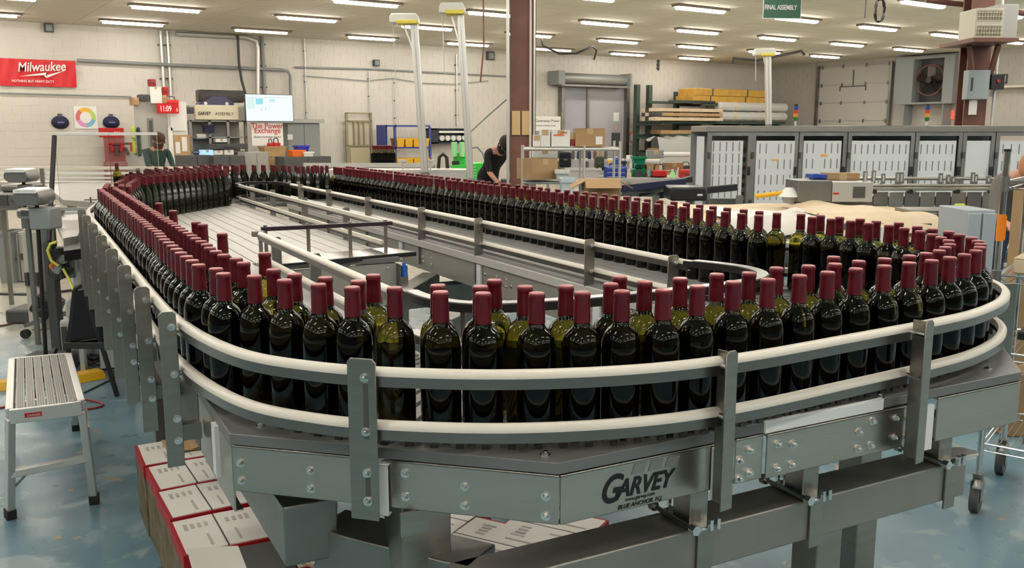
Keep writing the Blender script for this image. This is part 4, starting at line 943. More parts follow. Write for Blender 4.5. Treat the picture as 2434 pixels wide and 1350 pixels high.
obj('guard_ring', MB().tube([(.12, w * .425 + .5 * cos(i * pi / 12), h / 2 + .5 * sin(i * pi / 12)) for i in range(25)], .02), brownst, t, smooth=40)
for k in range(5):
    M = Matrix.Translation((.2, w * .425, h / 2)) @ Matrix.Rotation(k * 2 * pi / 5, 4, 'X') @ Matrix.Rotation(.5, 4, 'Z')
    obj('blade', MB().box(-.01, .01, -.12, .12, .06, .46, M), mat('blade', (.06, .045, .04), .35, .6), t)
obj('motor', MB().cyl((.05, w * .425, h / 2), (.35, w * .425, h / 2), .10, n=14), blackp, t)
obj('shelf_bracket', MB().box(.05, .55, .3, .34, -.7, 0), greyp, t); obj('shelf_bracket', MB().box(.05, .55, w - .4, w - .36, -.7, 0), greyp, t)
for (y_, z_, dy_, dz_, l, m_) in ((onX(2380, 188, XW).y, onX(2380, 188, XW).z, .12, .15, 'small dark framed picture on the right wall', dgrey),):
    t = thing('wall_frame', l, 'picture frame', (XW - .02, y_, z_)); obj('frame', MB().box(-.02, .02, -.2, .2, -.15, .15), m_, t); obj('sheet', MB().box(-.025, -.02, -.15, .15, -.1, .1), paper, t)
p = onX(2390, 205, XW); t = thing('wall_shelf', 'cream wall shelf on the right wall under the small picture', 'shelf', (XW, p.y, p.z)); obj('board', MB().box(-.4, 0, -1.2, .6, -.06, 0), cream, t); obj('bracket', MB().box(-.3, 0, .3, .34, -.3, -.06).box(-.3, 0, -.8, -.76, -.3, -.06), greyp, t)
p = onX(2270, 273, XW - .1); t = thing('exit_sign', 'small glowing red exit sign on the right wall', 'sign', (XW - .06, p.y, p.z)); obj('case', MB().box(0, .05, -.22, .22, -.14, .14), mat('exit_red', (.5, .05, .04), .5, emit=(1, .15, .1), estr=.8), t, bev=.01)
# big pale door at far left of right wall corner
p = onY(1890, 293, YW - 1.0); t = thing('corner_crate', 'flat brown board leaning in the corner left of the garage door', 'board', (XW - 1.6, YW - .12, 0)); obj('sheet', MB().box(0, 1.5, 0, .04, 0, 2.0), card, t); obj('batten', MB().box(0, 1.5, -.03, 0, 1.0, 1.08), wood, t)

# ------------------------------------------------------------------ columns
def hcol(name, label, P, w, d, rz):
    t = thing(name, label, 'column', (P.x, P.y, 0), rz)
    obj('shaft', MB().box(-w / 2, w / 2, -d / 2, -d / 2 + .03, 0, CEIL).box(-w / 2, w / 2, d / 2 - .03, d / 2, 0, CEIL).box(-.015, .015, -d / 2 + .03, d / 2 - .03, 0, CEIL), brownst, t)
    obj('base_plate', MB().box(-w * .8, w * .8, -d * .8, d * .8, 0, .03), brownst, t); return t
P = at(1240, 312, 12.5)
t = hcol('steel_column', 'brown painted steel column with conduits and a tan board strapped on, nearest the photo centre', P, .32, .20, VR + radians(35))
t.rotation_euler = (0, 0, VR)
obj('board', MB().box(-.135, -.02, -.13, -.105, 1.55, 1.87).box(.0, .105, -.13, -.105, 1.55, 1.87), mat('plywood', (.62, .42, .2), .6), t, bev=.003)
for x_, m_, r_ in ((-.185, alu, .022), (.115, cream, .016), (-.165 + .33, alu, .014)): obj('conduit', MB().cyl((x_, -.13, .0), (x_, -.13, CEIL), r_, n=10), m_, t, smooth=50)
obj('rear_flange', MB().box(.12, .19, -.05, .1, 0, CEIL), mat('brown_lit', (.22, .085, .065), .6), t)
obj('outlet_box', MB().box(.17, .28, -.1, 0, 1.35, 1.52), dgrey, t, bev=.005)
P = at(2302, 312, 11.5)
t = hcol('steel_column', 'brown painted steel column at the right carrying the heater and grey switch boxes', P, .27, .24, VR)
obj('conduit', MB().cyl((.20, -.16, 0), (.20, -.16, CEIL), .018, n=10), alu, t, smooth=50)
s_ = 11.5 / 2180.
obj('bracket_shelf', MB().box(-.40, .12, -.75, .1, 2.62, 2.66), brownst, t)
obj('bracket_strut', MB().bar((-.25, -.35, 2.62), (-.05, -.14, 2.1), .05).bar((.10, -.35, 2.62), (.10, -.14, 2.1), .05), brownst, t)
hb = thing('unit_heater', 'white louvred unit heater on the bracket shelf of the right column', 'heater', t.location + Vector((0, 0, 0)), VR)
obj('casing', MB().box(-.09, .14, -.66, -.2, 2.665, 3.05), mat('heater_grey', (.40, .39, .36), .5), hb, bev=.008)
obj('casing', MB().box(-.37, -.05, -.70, -.3, 2.665, 3.0), mat('heater_cream', (.58, .54, .42), .5), hb, bev=.008)
for r_ in range(2):
    for k in range(9): obj('louvre', MB().box(-.345 + .032 * k, -.328 + .032 * k, -.712, -.70, 2.69 + .17 * r_, 2.80 + .17 * r_), mat('louvre', (.30, .26, .17), .5), hb)
for k in range(8): obj('guard_wire', MB().box(-.372, -.05, -.722, -.718, 2.67 + .046 * k, 2.675 + .046 * k), cream, hb)
sb = thing('switch_box', 'pale grey electrical disconnect box on the right column', 'switch box', t.location.copy(), VR)
obj('case', MB().box(-.20, .06, -.30, -.16, 1.98, 2.33), mat('box_grey', (.33, .37, .38), .45), sb, bev=.008); obj('label_plate', MB().box(-.17, -.14, -.302, -.30, 2.08, 2.24), dgrey, sb); obj('bottom_sleeve', MB().box(-.12, -.05, -.26, -.2, 1.80, 1.98), white, sb)
sb2 = thing('switch_box', 'small black control box right of the grey disconnect box', 'switch box', t.location.copy(), VR)
obj('case', MB().box(.08, .24, -.30, -.18, 2.10, 2.28), blackp, sb2, bev=.006); obj('button', MB().cyl((.16, -.30, 2.2), (.16, -.315, 2.2), .02), redm, sb2)
# beam under ceiling by the right column
# green hanging sign
P = at(1859, 22, 12.0); t = thing('hanging_sign', 'green hanging sign with white words FINAL ASSEMBLY', 'sign', P, VR + radians(6))
obj('panel', MB().box(-.245, .245, -.005, .005, -.11, .14), mat('sign_green', (.012, .10, .045), .3), t)
obj('border', MB().box(-.25, .25, -.004, .004, -.118, -.11).box(.245, .253, -.004, .004, -.118, .14).box(-.253, -.245, -.004, .004, -.118, .14), white, t)
text('lettering', 'FINAL ASSEMBLY', .082, white, t, (-.236, -.008, -.005), bold=.002, sx=.70)
obj('hanger_wire', MB().cyl((-.2, 0, .14), (-.2, 0, CEIL - P.z), .003, n=6).cyl((.2, 0, .14), (.2, 0, CEIL - P.z), .003, n=6), alu, t)
P = at(2091, 25, 13.0); t = thing('hose_coil', 'black cable coil hanging from a cord under the ceiling', 'cable', P, VR)
obj('coil', MB().tube([(.065 * cos(i * pi / 10) , .03 * sin(i), .15 * sin(i * pi / 10)) for i in range(62)], .013), blackp, t, smooth=50); obj('cord', MB().cyl((-.2, 0, -.1), (-.2, 0, CEIL - P.z), .006, n=6), blackp, t)
pipe('ceiling_beam', 'dark brown pipe under the ceiling near the right column', [at(2200, 0, 11.8), at(2300, 12, 11.8), at(2434, 32, 11.8)], .035, m=brownst)
pipe('ceiling_pipe', 'black pipe frame under the ceiling before the right wall', [onY(1742, 152, 18), onY(1742, 138, 18), onY(1800, 144, 18), onY(1905, 121, 18), onY(1912, 130, 18)], .035, m=blackp)

# ================================================================== things in the hall, nearer than the walls
def vs_(name, label, cat, rect, F, dep, m, kind='carton', group=None, rz=None, to_floor=False):
    """item whose front fills the given picture rectangle at forward distance F, turned to the viewer"""
    x0, y0, x1, y1 = rect
    p = at((x0 + x1) / 2, y1, F); w = (at(x1, y1, F) - at(x0, y1, F)).length; h = at(x0, y0, F).z - p.z
    z = p.z
    if to_floor: h += z; z = 0
    t = thing(name, label, cat, (p.x, p.y, z), VR if rz is None else rz, group); parts_kind(t, w, dep, h, m, kind); return t
def V(px, py, F, base):                         # a point in the viewer-turned frame of a thing standing at base
    p = at(px, py, F) - base; c, s = cos(-VR), sin(-VR); return Vector((p.x * c - p.y * s, p.x * s + p.y * c, p.z))
# ------------------------------------------------------------------ enclosure line with white slotted panels
base = at(1680, 302, 10.5); base.z = 0
t = thing('machine_enclosure', 'long row of stainless framed machine guard doors with white slotted panels', 'machine guard', base, VR)
Fe = 10.5
top = V(1680, 303, Fe, base).z
xs = lambda px, F=Fe: V(px, 400, F, base).x
sup = mat('enclosure_white', (.70, .70, .69), .35)
def slotted(name, x0, x1, z0, z1, y, cols, rows, skip=()):
    o = obj(name, MB().box(x0, x1, y, y + .01, z0, z1), sup, t, bev=.002); s = MB()
    for i in range(cols):
        for j in range(rows):
            if (i, j) in skip: continue
            cx = x0 + (x1 - x0) * (i + .6) / (cols + .2); cz = z1 - (z1 - z0) * (j + .5) / rows
            s.box(cx - .006, cx + .006, y - .002, y, cz - .055, cz + .055)
    obj('slot', s, mat('slot_grey', (.22, .22, .22), .5), o, kind='stuff'); return o
def frame(x0, x1, z0, z1, w=.05, y=0, m=steelD, nm='door_frame'):
    return obj(nm, MB().box(x0, x0 + w, y, y + .05, z0, z1).box(x1 - w, x1, y, y + .05, z0, z1).box(x0 + w, x1 - w, y, y + .05, z1 - w, z1).box(x0 + w, x1 - w, y, y + .05, z0, z0 + w), m, t, kind='stuff')
XL_, XR_ = xs(1655), xs(2460)
obj('top_rail', MB().box(XL_ + .1, XR_, -.02, .9, top - .05, top + .02), steel, t, bev=.004)
obj('side_panel', MB().box(XL_, xs(1672), .0, .02, .15, top - .1), sup, t)
obj('back_panel', MB().box(XL_ + .1, XR_, .88, .90, .1, top - .05), mat('enclosure_inside', (.35, .35, .34), .5), t)
obj('base_frame', MB().box(XL_ + .1, XR_, .0, .9, .08, .2), dgrey, t)
doors = [(1681, 1785, 1686, 1765, 5, 5, .78), (1785, 1895, 1795, 1886, 6, 7, .2), (1897, 2010, 1908, 1998, 6, 6, .4), (2012, 2170, 2022, 2160, 9, 6, .3), (2172, 2283, 2178, 2270, 6, 6, .3), (2284, 2360, 2290, 2352, 0, 0, .3), (2362, 2460, 2370, 2450, 4, 6, .3)]
for k, (a, b, c_, d, nc, nr, z0) in enumerate(doors):
    frame(xs(a), xs(b), .2, top - .05, .045)
    if nc: slotted('slotted_panel', xs(c_), xs(d), z0 + .05, top - .15, .012 if k != 1 else -.01, nc, nr, {(2, 0), (2, 1)} if k in (1, 2) else ())
    else: obj('plain_panel', MB().box(xs(c_), xs(d), .012, .022, z0, top - .15), sup, t)
    for zz in (top - .35, .75): obj('hinge', MB().cyl((xs(a) + .01, -.015, zz), (xs(a) + .01, -.015, zz + .07), .018, n=8), dgrey, t)
    obj('door_handle', MB().cb((xs(b) - .03, -.02, 1.15), (.03, .03, .10)), blackp, t, bev=.005)
for k in range(8): obj('inner_spool', MB().cyl((xs(1772), .2, .75 + .1 * k), (xs(1772), .2, .8 + .1 * k), .05, n=8), steelD if k % 2 else brownst, t)
obj('yellow_label', MB().box(xs(1832), xs(1848), -.013, -.011, V(1840, 382, Fe, base).z, V(1840, 378, Fe, base).z).box(xs(1950), xs(1966), .008, .011, V(1840, 372, Fe, base).z, V(1840, 367, Fe, base).z), mat('label_orange', (.8, .4, .1), .5), t, kind='stuff')
for px in (1890, 2202):                         # signal towers
    p = base.copy(); xx = xs(px); q = at(px, 300, Fe + .3)
    s = thing('signal_tower', '%s blue, red, amber and green stack light on the enclosure roof' % ('left' if px < 2000 else 'right'), 'stack light', (q.x, q.y, top + .02), VR, 'stack lights on the enclosure')
    obj('stem', MB().cyl((0, 0, 0), (0, 0, .06), .012), white, s)
    for j, c_ in enumerate([(.02, .18, .03), (.75, .32, .03), (.6, .05, .02), (.02, .05, .35)]): obj('lamp_segment', MB().cyl((0, 0, .06 + .042 * j), (0, 0, .10 + .042 * j), .026, n=12), mat('stack%d' % j, c_, .3), s, smooth=40)
    obj('cap', MB().cyl((0, 0, .228), (0, 0, .25), .024), blackp, s)
# ------------------------------------------------------------------ steel infeed conveyor with upright brackets, right
base = at(2100, 440, 7.2); base.z = 0
t = thing('bracketed_conveyor', 'stainless conveyor with a row of small upright guide brackets in front of the enclosure', 'conveyor', base, VR)
v = lambda px, py, F=7.2: V(px, py, F, base)
x0 = v(1890, 430).x; x1 = v(2440, 430).x
za, zb_ = v(1900, 428).z, v(1900, 440).z
for j, (y_, z_) in enumerate(((-.05, zb_), (.22, za))):
    obj('guide_rod', MB().cyl((x0 + .3, y_, z_), (x1, y_, z_), .014, n=10), steel, t, smooth=50)
obj('wear_bar', MB().box(x0 + .3, x1, -.08, -.04, zb_ - .04, zb_ - .015), steelH, t, bev=.003)
obj('bed', MB().box(x0, x1, .0, .30, zb_ - .16, zb_ - .09), chainD, t); 
obj('gearbox_cover', MB().box(x0, v(1968, 430).x, -.10, .25, v(1900, 478).z, v(1900, 428).z), steelp, t, bev=.004); obj('cover_plate', MB().box(v(1968, 430).x + .004, v(2065, 430).x, -.10, .25, v(1900, 478).z, v(1900, 431).z), mat('cover_white', (.5, .5, .48), .35, .4), t, bev=.004)
obj('red_label', MB().box(v(1970, 450).x, v(1984, 450).x, -.103, -.101, v(1975, 460).z, v(1975, 456).z), redm, t)
obj('hole_plate', MB().box(v(2018, 430).x, v(2046, 430).x, -.106, -.10, v(1900, 468).z, v(1900, 442).z), dgrey, t)
for k in range(11):
    px = 2075 + 37 * k; obj('side_pan', MB().box(v(px, 460).x, v(px + 34, 460).x, -.02, -.01, v(px, 500).z, v(px, 456).z), steelH if k % 2 else steel, t, bev=.002)
for k, px in enumerate((2053, 2073, 2096, 2130, 2139, 2232, 2250, 2262, 2308, 2315, 2345)):
    zt = v(px, (406, 404, 412, 409, 409, 411, 415, 419, 409, 414, 418)[k]).z
    o = obj('guide_bracket', MB().box(v(px, 430).x - .016, v(px, 430).x + .016, -.03, -.015, zb_ - .02, zt), steelD, t, bev=.002); obj('bracket_slot', MB().box(v(px, 430).x - .006, v(px, 430).x + .006, -.032, -.03, zb_ + .03, zt - .015), mat('slot_light', (.6, .59, .57), .4), o)
for k, px in enumerate((2068, 2153, 2263, 2345)): obj('clamp_knob', MB().cyl((v(px, 450).x, -.1, zb_ - .045), (v(px, 450).x, -.05, zb_ - .045), .018, n=10), blackp, t)
for px in (1900, 2060, 2200, 2340): xx = v(px, 480).x; obj('leg', MB().box(xx - .03, xx + .03, .05, .11, 0, zb_ - .09), steel, t, bev=.003)
q = at(1945, 423, 7.6)
vs_('tool_holder', 'blue framed tray standing on the bracketed conveyor', 'tray', (1934, 415, 1962, 428), 7.3, .15, blue, 'bin')
vs_('printed_carton', 'flat printed carton with yellow and violet patches on the bracketed conveyor', 'box', (1963, 413, 2044, 428), 7.35, .15, card)
# grey blue machine panel under it
t = vs_('grey_machine', 'grey machine cabinet with round dials beside the wire cart', 'machine', (2292, 500, 2358, 640), 5.6, .4, mat('machine_blue_grey', (.36, .40, .43), .45), 'cabinet', to_floor=True)
vs_('steel_box', 'stainless box with a lid behind the far lane of bottles', 'box', (2165, 500, 2285, 560), 6.3, .3, steelD, 'cabinet', to_floor=True)
q = at(2280, 503, 6.2); s = thing('yellow_top_gauge', 'black clamp with a lime yellow top on the stainless box', 'clamp', (q.x, q.y, q.z - .02), VR); s.scale = (.6, .6, .6); obj('body', MB().prism([(-.05, 0), (.05, 0), (.02, .1), (-.02, .1)], -.03, .03), blackp, s); s.children[0].rotation_euler = (pi / 2, 0, 0); obj('top', MB().cb((0, 0, .11), (.10, .06, .025)), mat('lime2', (.6, .7, .02), .5), s, bev=.008)
# ------------------------------------------------------------------ table covered with kraft paper
tb = at(1900, 500, 6.9); tb.z = 0
t = thing('paper_covered_table', 'work table draped with creased tan kraft paper and plastic', 'table', tb, VR)
hT = .98; xa, xb = V(1655, 480, 6.6, tb).x, V(2150, 490, 6.6, tb).x
obj('tabletop', MB().box(xa, xb, -.75, .75, hT - .04, hT), steelp, t)
for sx_ in (xa + .08, xb - .08):
    for sy_ in (-.68, .68): obj('leg', MB().box(sx_ - .03, sx_ + .03, sy_ - .03, sy_ + .03, 0, hT - .04), steelD, t)
random.seed(3)
def drape(name, xa, xb, ya, yb, z, amp, m, nx=26, ny=12, drop=.12, par=None, seedk=0):
    vs = []; R = random.Random(seedk)
    ph = [R.uniform(0, 6) for _ in range(6)]
    for i in range(nx + 1):
        for j in range(ny + 1):
            u, v_ = i / nx, j / ny; x = xa + (xb - xa) * u; y = ya + (yb - ya) * v_
            h = amp * (sin(7 * u + ph[0] + 3 * v_) * .5 + sin(15 * u - 5 * v_ + ph[1]) * .25 + abs(sin(9 * v_ + 4 * u + ph[2])) * .5)
            e = max(0, .12 - v_) / .12 + max(0, u - .93) / .07
            vs.append((x + .02 * sin(11 * v_ + ph[3]), y + .02 * sin(9 * u + ph[4]), z + max(h, 0) + .004 - drop * min(e, 1)))
    n = len(vs); vs2 = [(x, y, z_ - .004) for x, y, z_ in vs]; k = ny + 1
    fs = [(i * k + j, (i + 1) * k + j, (i + 1) * k + j + 1, i * k + j + 1) for i in range(nx) for j in range(ny)]
    fs += [tuple(n + q for q in f) for f in fs]
    return vs + vs2, fs
v_, f_ = drape('p', xa - .05, xb + .1, -.82, .8, hT, .025, kraft, par=t, seedk=2)
pp = thing('kraft_paper', 'creased tan kraft paper sheet spread over the work table', 'paper', tb, VR); obj('sheet', MB().add(v_, f_), kraft, pp, smooth=40)
v_, f_ = drape('p', xa + .1, (xa + xb) / 2 + .1, -.85, -.1, hT + .03, .025, poly, par=t, seedk=5)
obj('plastic_film', MB().add(v_, f_), mat('milky_film', (.68, .64, .58), .35), pp, smooth=40)
v_, f_ = drape('p', xb - .75, xb + .15, -.80, .2, hT + .035, .04, kraft, par=t, seedk=9)
obj('folded_sheet', MB().add(v_, f_), kraft, pp, smooth=40)
q = at(1840, 470, 7.2); s = thing('yellow_tool', 'yellow handled tool with a white cup lying on the kraft paper', 'tool', (q.x, q.y, hT + .11), VR); obj('handle', MB().tube([(-.15, 0, 0), (0, 0, .02), (.1, 0, .03)], .018), yellow, s, smooth=50); obj('cup', MB().lathe([(.001, .07), (.03, .07), (.08, .02), (.10, 0)], 14, (.12, 0, 0)), uhmw, s, smooth=40)
q = at(2080, 520, 6.2); s = thing('paper_roll', 'grey paper tube end under the kraft paper at the table edge', 'roll', (q.x, q.y, .86), VR); obj('tube', MB().cyl((0, -.1, 0), (.3, .5, 0), .10, n=20), mat('tube_grey', (.25, .24, .23), .6), s, smooth=40); obj('band', MB().cyl((-.01, -.12, 0), (.01, -.08, 0), .104, n=20), white, s, smooth=40)
# ------------------------------------------------------------------ wire cart, right edge
c0 = onz(2318, 1213, 0); c0 = Vector((c0.x, c0.y, 0))
t = thing('wire_cart', 'chrome wire shelf cart on casters at the right edge', 'cart', c0, VR - radians(38))
def cart_post(x, y, z1=1.52):
    o = obj('post', MB().cyl((x, y, .17), (x, y, z1), .0128, n=12), chrome, t, smooth=50)
    obj('post_cap', MB().cyl((x, y, z1), (x, y, z1 + .01), .014), blackp, o)
    for k in range(24): pass
    c = obj('caster', MB().box(x - .018, x + .018, y - .02, y + .02, .13, .17), steelD, t, bev=.003)
    obj('fork', MB().box(x - .022, x - .018, y - .035, y + .025, .05, .14).box(x + .018, x + .022, y - .035, y + .025, .05, .14), steel, c); obj('wheel', MB().cyl((x - .017, y - .01, .062), (x + .017, y - .01, .062), .062, n=24), mat('caster_rubber', (.09, .09, .09), .6), c, smooth=40)
    obj('brake', MB().cb((x + .01, y - .05, .135), (.03, .05, .01), rx=.3), bright, c)
cart_post(0, 0); cart_post(0, .55); cart_post(1.1, 0); cart_post(1.1, .55)
for z in (.30, .70, 1.02, 1.40):
    f = MB(); f.tube([(0, 0, z), (1.1, 0, z), (1.1, .55, z), (0, .55, z), (0, 0, z)], .0045, 6); f.tube([(0, 0, z - .03), (1.1, 0, z - .03), (1.1, .55, z - .03), (0, .55, z - .03), (0, 0, z - .03)], .003, 6)
    sh = obj('wire_shelf', f, chrome, t, smooth=50, kind='stuff'); g = MB()
    for k in range(42): g.cyl((.026 * k + .01, 0, z), (.026 * k + .01, .55, z), .002, n=4)
    for k in range(14): g.bar((.08 * k, 0, z), (.08 * k + .04, 0, z - .03), .003).bar((.08 * k + .04, 0, z - .03), (.08 * k + .08, 0, z), .003)
    obj('wires', g, chrome, sh, kind='stuff')
obj('collar', MB().cyl((0, 0, 1.36), (0, 0, 1.42), .018, n=12).cyl((0, 0, .98), (0, 0, 1.04), .018, n=12), steelD, t, kind='stuff')
wr_ = thing('orange_tape', 'orange tape strip wrapped on the near cart post', 'tape', c0.copy(), VR - radians(38))
p1_ = at(2366, 515, 3.55); p2_ = at(2366, 580, 3.55)
obj('strip', MB().cyl((0, 0, p2_.z), (0, 0, p1_.z), .0155, n=10).cb((.012, -.004, (p1_.z + p2_.z) / 2), (.016, .003, (p1_.z - p2_.z) * .9)), mat('tape_orange', (.9, .25, .01), .6), wr_, kind='stuff'); wr_.children[0]['kind'] = 'stuff'
R_ = Matrix.Rotation(VR - radians(38), 4, 'Z')
def on_cart(name, label, cat, x, y, z, w, d, h, m, kind, rz=0):
    p = c0 + (R_ @ Vector((x, y, 0))); s = thing(name, label, cat, (p.x, p.y, z), VR - radians(38) + rz); parts_kind(s, w, d, h, m, kind); return s
on_cart('carton', 'brown open-top carton on the bottom shelf of the wire cart', 'box', .30, .08, .305, .32, .34, .30, card, 'open')
on_cart('carton', 'tan flat carton on the third shelf of the wire cart', 'box', .36, .05, 1.025, .62, .42, .06, kraft, 'carton')
on_cart('black_tray', 'dark tray on the second shelf of the wire cart', 'tray', .40, .05, .705, .6, .4, .08, blackp, 'bin')
on_cart('white_dish', 'white shallow dish on the flat carton of the wire cart', 'dish', .40, .08, 1.09, .22, .2, .03, white, 'bin')
on_cart('top_tray', 'clear plastic tray on the top shelf of the wire cart', 'tray', .35, .05, 1.405, .5, .4, .05, poly, 'bin')
s = thing('purple_marker', 'purple marker clipped slantwise to the top cart shelf', 'marker', c0 + (R_ @ Vector((.10, -.03, 1.33))), VR); obj('barrel', MB().cyl((0, 0, -.03), (.05, 0, .03), .007), mat('violet', (.12, .05, .4), .4), s, smooth=50); obj('cap', MB().cyl((.05, 0, .03), (.066, 0, .048), .008), mat('violet2', (.3, .2, .6), .4), s)
vs_('tall_carton', 'tall brown carton behind the wire cart at the right edge', 'box', (2425, 452, 2500, 600), 4.6, .12, card, 'carton', to_floor=True)
# ------------------------------------------------------------------ bench area in the middle distance
base = at(1360, 350, 8.6); base.z = 0
t = thing('tube_frame_rack', 'light tube frame rack with shelves holding cartons behind the far bottle lane', 'rack', base, VR)
xl, xm, xr = V(1243, 350, 8.6, base).x, V(1389, 350, 8.6, base).x, V(1474, 350, 8.6, base).x; zt = V(1360, 351, 8.6, base).z; zl = V(1360, 430, 8.6, base).z
for x_ in (xl, xm, xr):
    for y_ in (0, .5): obj('upright', MB().cyl((x_, y_, 0), (x_, y_, zt + (.02 if x_ != xr else .06)), .013, n=8), alu, t, smooth=50)
for z_ in (zt, zl):
    for y_ in (0, .5): obj('shelf_tube', MB().cyl((xl, y_, z_ - .015), (xr, y_, z_ - .015), .013, n=8), alu, t, smooth=50)
    obj('shelf', MB().box(xl, xr, 0, .5, z_ - .03, z_), mat('shelf_pale', (.5, .49, .46), .5), t)
kk = dict(F=8.65, dep=.28)
vs_('white_carton', 'small white carton left on the rack top', 'box', (1268, 322, 1284, 349), 8.7, .3, white)
vs_('white_carton', 'tall white carton with red word, second on the rack top', 'box', (1284, 309, 1308, 349), 8.72, .3, white)
w1 = vs_('white_carton', 'wide white carton with orange and red print on the rack top', 'box', (1310, 310, 1355, 349), 8.72, .3, white)
obj('print', MB().cb((-.02, -.004, .11), (.10, .002, .012)).cb((.03, -.004, .135), (.06, .002, .01)), mat('print_red', (.75, .12, .04), .6), w1, kind='stuff')
vs_('red_white_carton', 'narrow white carton with red band beside the wide white carton', 'box', (1356, 318, 1366, 347), 8.75, .2, red2)
w2 = vs_('brown_carton', 'large brown carton with a white label on the rack top', 'box', (1367, 306, 1438, 349), 8.72, .35, card)
obj('label_sheet', MB().cb((.085, -.004, .06), (.065, .002, .075)), paper, w2)
vs_('brown_carton', 'brown carton with one face lit on the lower rack shelf', 'box', (1260, 378, 1332, 427), 8.5, .3, card, rz=VR + .5)
vs_('white_carton', 'white carton with red logo under the rack top', 'box', (1266, 354, 1325, 376), 9.3, .3, paper)
vs_('open_carton', 'brown open carton with flaps out right behind the far bottles', 'box', (1389, 432, 1474, 480), 6.6, .35, card, 'open', to_floor=True)
vs_('plastic_bag', 'crumpled white plastic wrap on the lower rack shelf', 'plastic wrap', (1322, 405, 1352, 430), 8.3, .25, poly, 'bin')
vs_('clear_tub', 'clear blue-tinted plastic tub beside the open carton', 'tub', (1335, 425, 1365, 448), 7.4, .3, mat('tub_clear', (.55, .65, .68), .2), 'bin', to_floor=True)
# benches behind
base = at(1500, 430, 12.5); base.z = 0
t = thing('long_bench', 'long grey work bench crowded with tools in the middle distance', 'bench', base, VR); zb2 = .98
xa, xb = V(1255, 430, 12.5, base).x, V(1660, 430, 12.5, base).x
obj('bench_top', MB().box(xa, xb, -.4, .5, zb2 - .04, zb2), mat('bench_top', (.45, .43, .40), .5), t)
for x_ in (xa + .05, (xa + xb) / 2, xb - .05):
    for y_ in (-.36, .45): obj('leg', MB().box(x_ - .03, x_ + .03, y_ - .03, y_ + .03, 0, zb2 - .04), steelD, t)
obj('lower_shelf', MB().box(xa, xb, -.35, .45, .35, .38), steelD, t)
zrow = 422
R2 = random.Random(11)
items = [(1330, 362, 1358, 398, blackcloth, 'case', 'round black bag on the bench', 'bag'), (1345, 400, 1428, 425, mat('sheet_grey', (.5, .49, .47), .6), 'bin', 'wide grey metal tray on the bench', 'tray'), (1415, 372, 1436, 405, mat('olive_bag', (.05, .06, .03), .9), 'case', 'olive green upright bag', 'bag'),
         (1438, 388, 1490, 430, blue, 'toolbox', 'blue steel toolbox with drawers', 'toolbox'), (1458, 372, 1472, 390, bluep, 'bottle', 'blue spray bottle on the toolbox', 'bottle'), (1445, 378, 1452, 388, yellow, 'bottle', 'small yellow glue bottle on the toolbox', 'bottle'), (1476, 376, 1490, 390, navy, 'tool', 'dark blue hand drill on the toolbox', 'tool'),
         (1489, 402, 1500, 428, kraft, 'bottle', 'cream can beside the toolbox', 'can'), (1503, 390, 1536, 428, dgreen, 'machine', 'dark green bench machine', 'machine'), (1505, 372, 1535, 390, dgreen, 'bin', 'dark green hopper above the bench machine', 'hopper'),
         (1538, 396, 1548, 420, mat('aqua', (.3, .6, .55), .4), 'bottle', 'aqua topped white bottle', 'bottle'), (1552, 390, 1585, 420, redm, 'tool', 'red and white tripod tool', 'tool'), (1535, 415, 1583, 428, redm, 'bin', 'red parts tray', 'tray'),
         (1592, 402, 1604, 428, mat('pale_green', (.45, .6, .5), .5), 'bottle', 'pale green spray bottle', 'bottle'), (1606, 398, 1616, 428, white, 'bottle', 'white bottle left of the red box', 'bottle'), (1618, 404, 1650, 424, mat('bright_red2', (.6, .04, .03), .5), 'case', 'bright red box at the enclosure end', 'box'), (1622, 385, 1645, 402, dgrey, 'tool', 'grey caliper stand on the red box', 'tool'),
         (1535, 378, 1570, 392, poly, 'roll', 'clear plastic roll above the parts tray', 'roll'), (1580, 388, 1625, 404, card, 'carton', 'low tan carton behind the bottles', 'box'), (1580, 362, 1652, 374, white, 'roll', 'long white plastic roll before the lumber rack', 'roll'), (1540, 358, 1578, 376, greyp, 'carton', 'grey instrument box behind the green hopper', 'box')]
lvl = {}
for k, (a, b, c_, d, m_, kd, l, cat) in enumerate(items):
    Fk = 12.5 if k % 2 == 0 else 12.3
    if d >= 415: q = at((a + c_) / 2, d, Fk); 
    vs_(cat.replace(' ', '_'), l + ' on the long bench' if 'bench' not in l and len(l.split()) < 8 else l, cat, (a, b, c_, d), Fk, .22, m_, kd)
for k in range(7):
    a = 1358 + 13 * k; vs_('small_part', 'small bottle, %s from the left on the back shelf behind the long bench' % ordn[k], 'bottle', (a, 352 + (k % 2) * 3, a + 8, 378), 13.2, .06, [dgrey, navy, dgrey, navy, brownst, card, dgrey][k], 'bottle', 'small bottles on the back shelf')
q = at(1400, 380, 13.3); t = thing('back_shelf', 'pale open shelf unit behind the long bench', 'shelving', (q.x, q.y, 0), VR); w_ = 1.2
for z_ in (.4, .95, 1.2): obj('shelf', MB().box(-w_ / 2, w_ / 2, -.1, .3, z_ - .03, z_), mat('shelf_white', (.55, .54, .52), .5), t)
for x_ in (-w_ / 2, w_ / 2): obj('side', MB().box(x_ - .02, x_ + .02, -.1, .3, 0, 1.25), white, t)
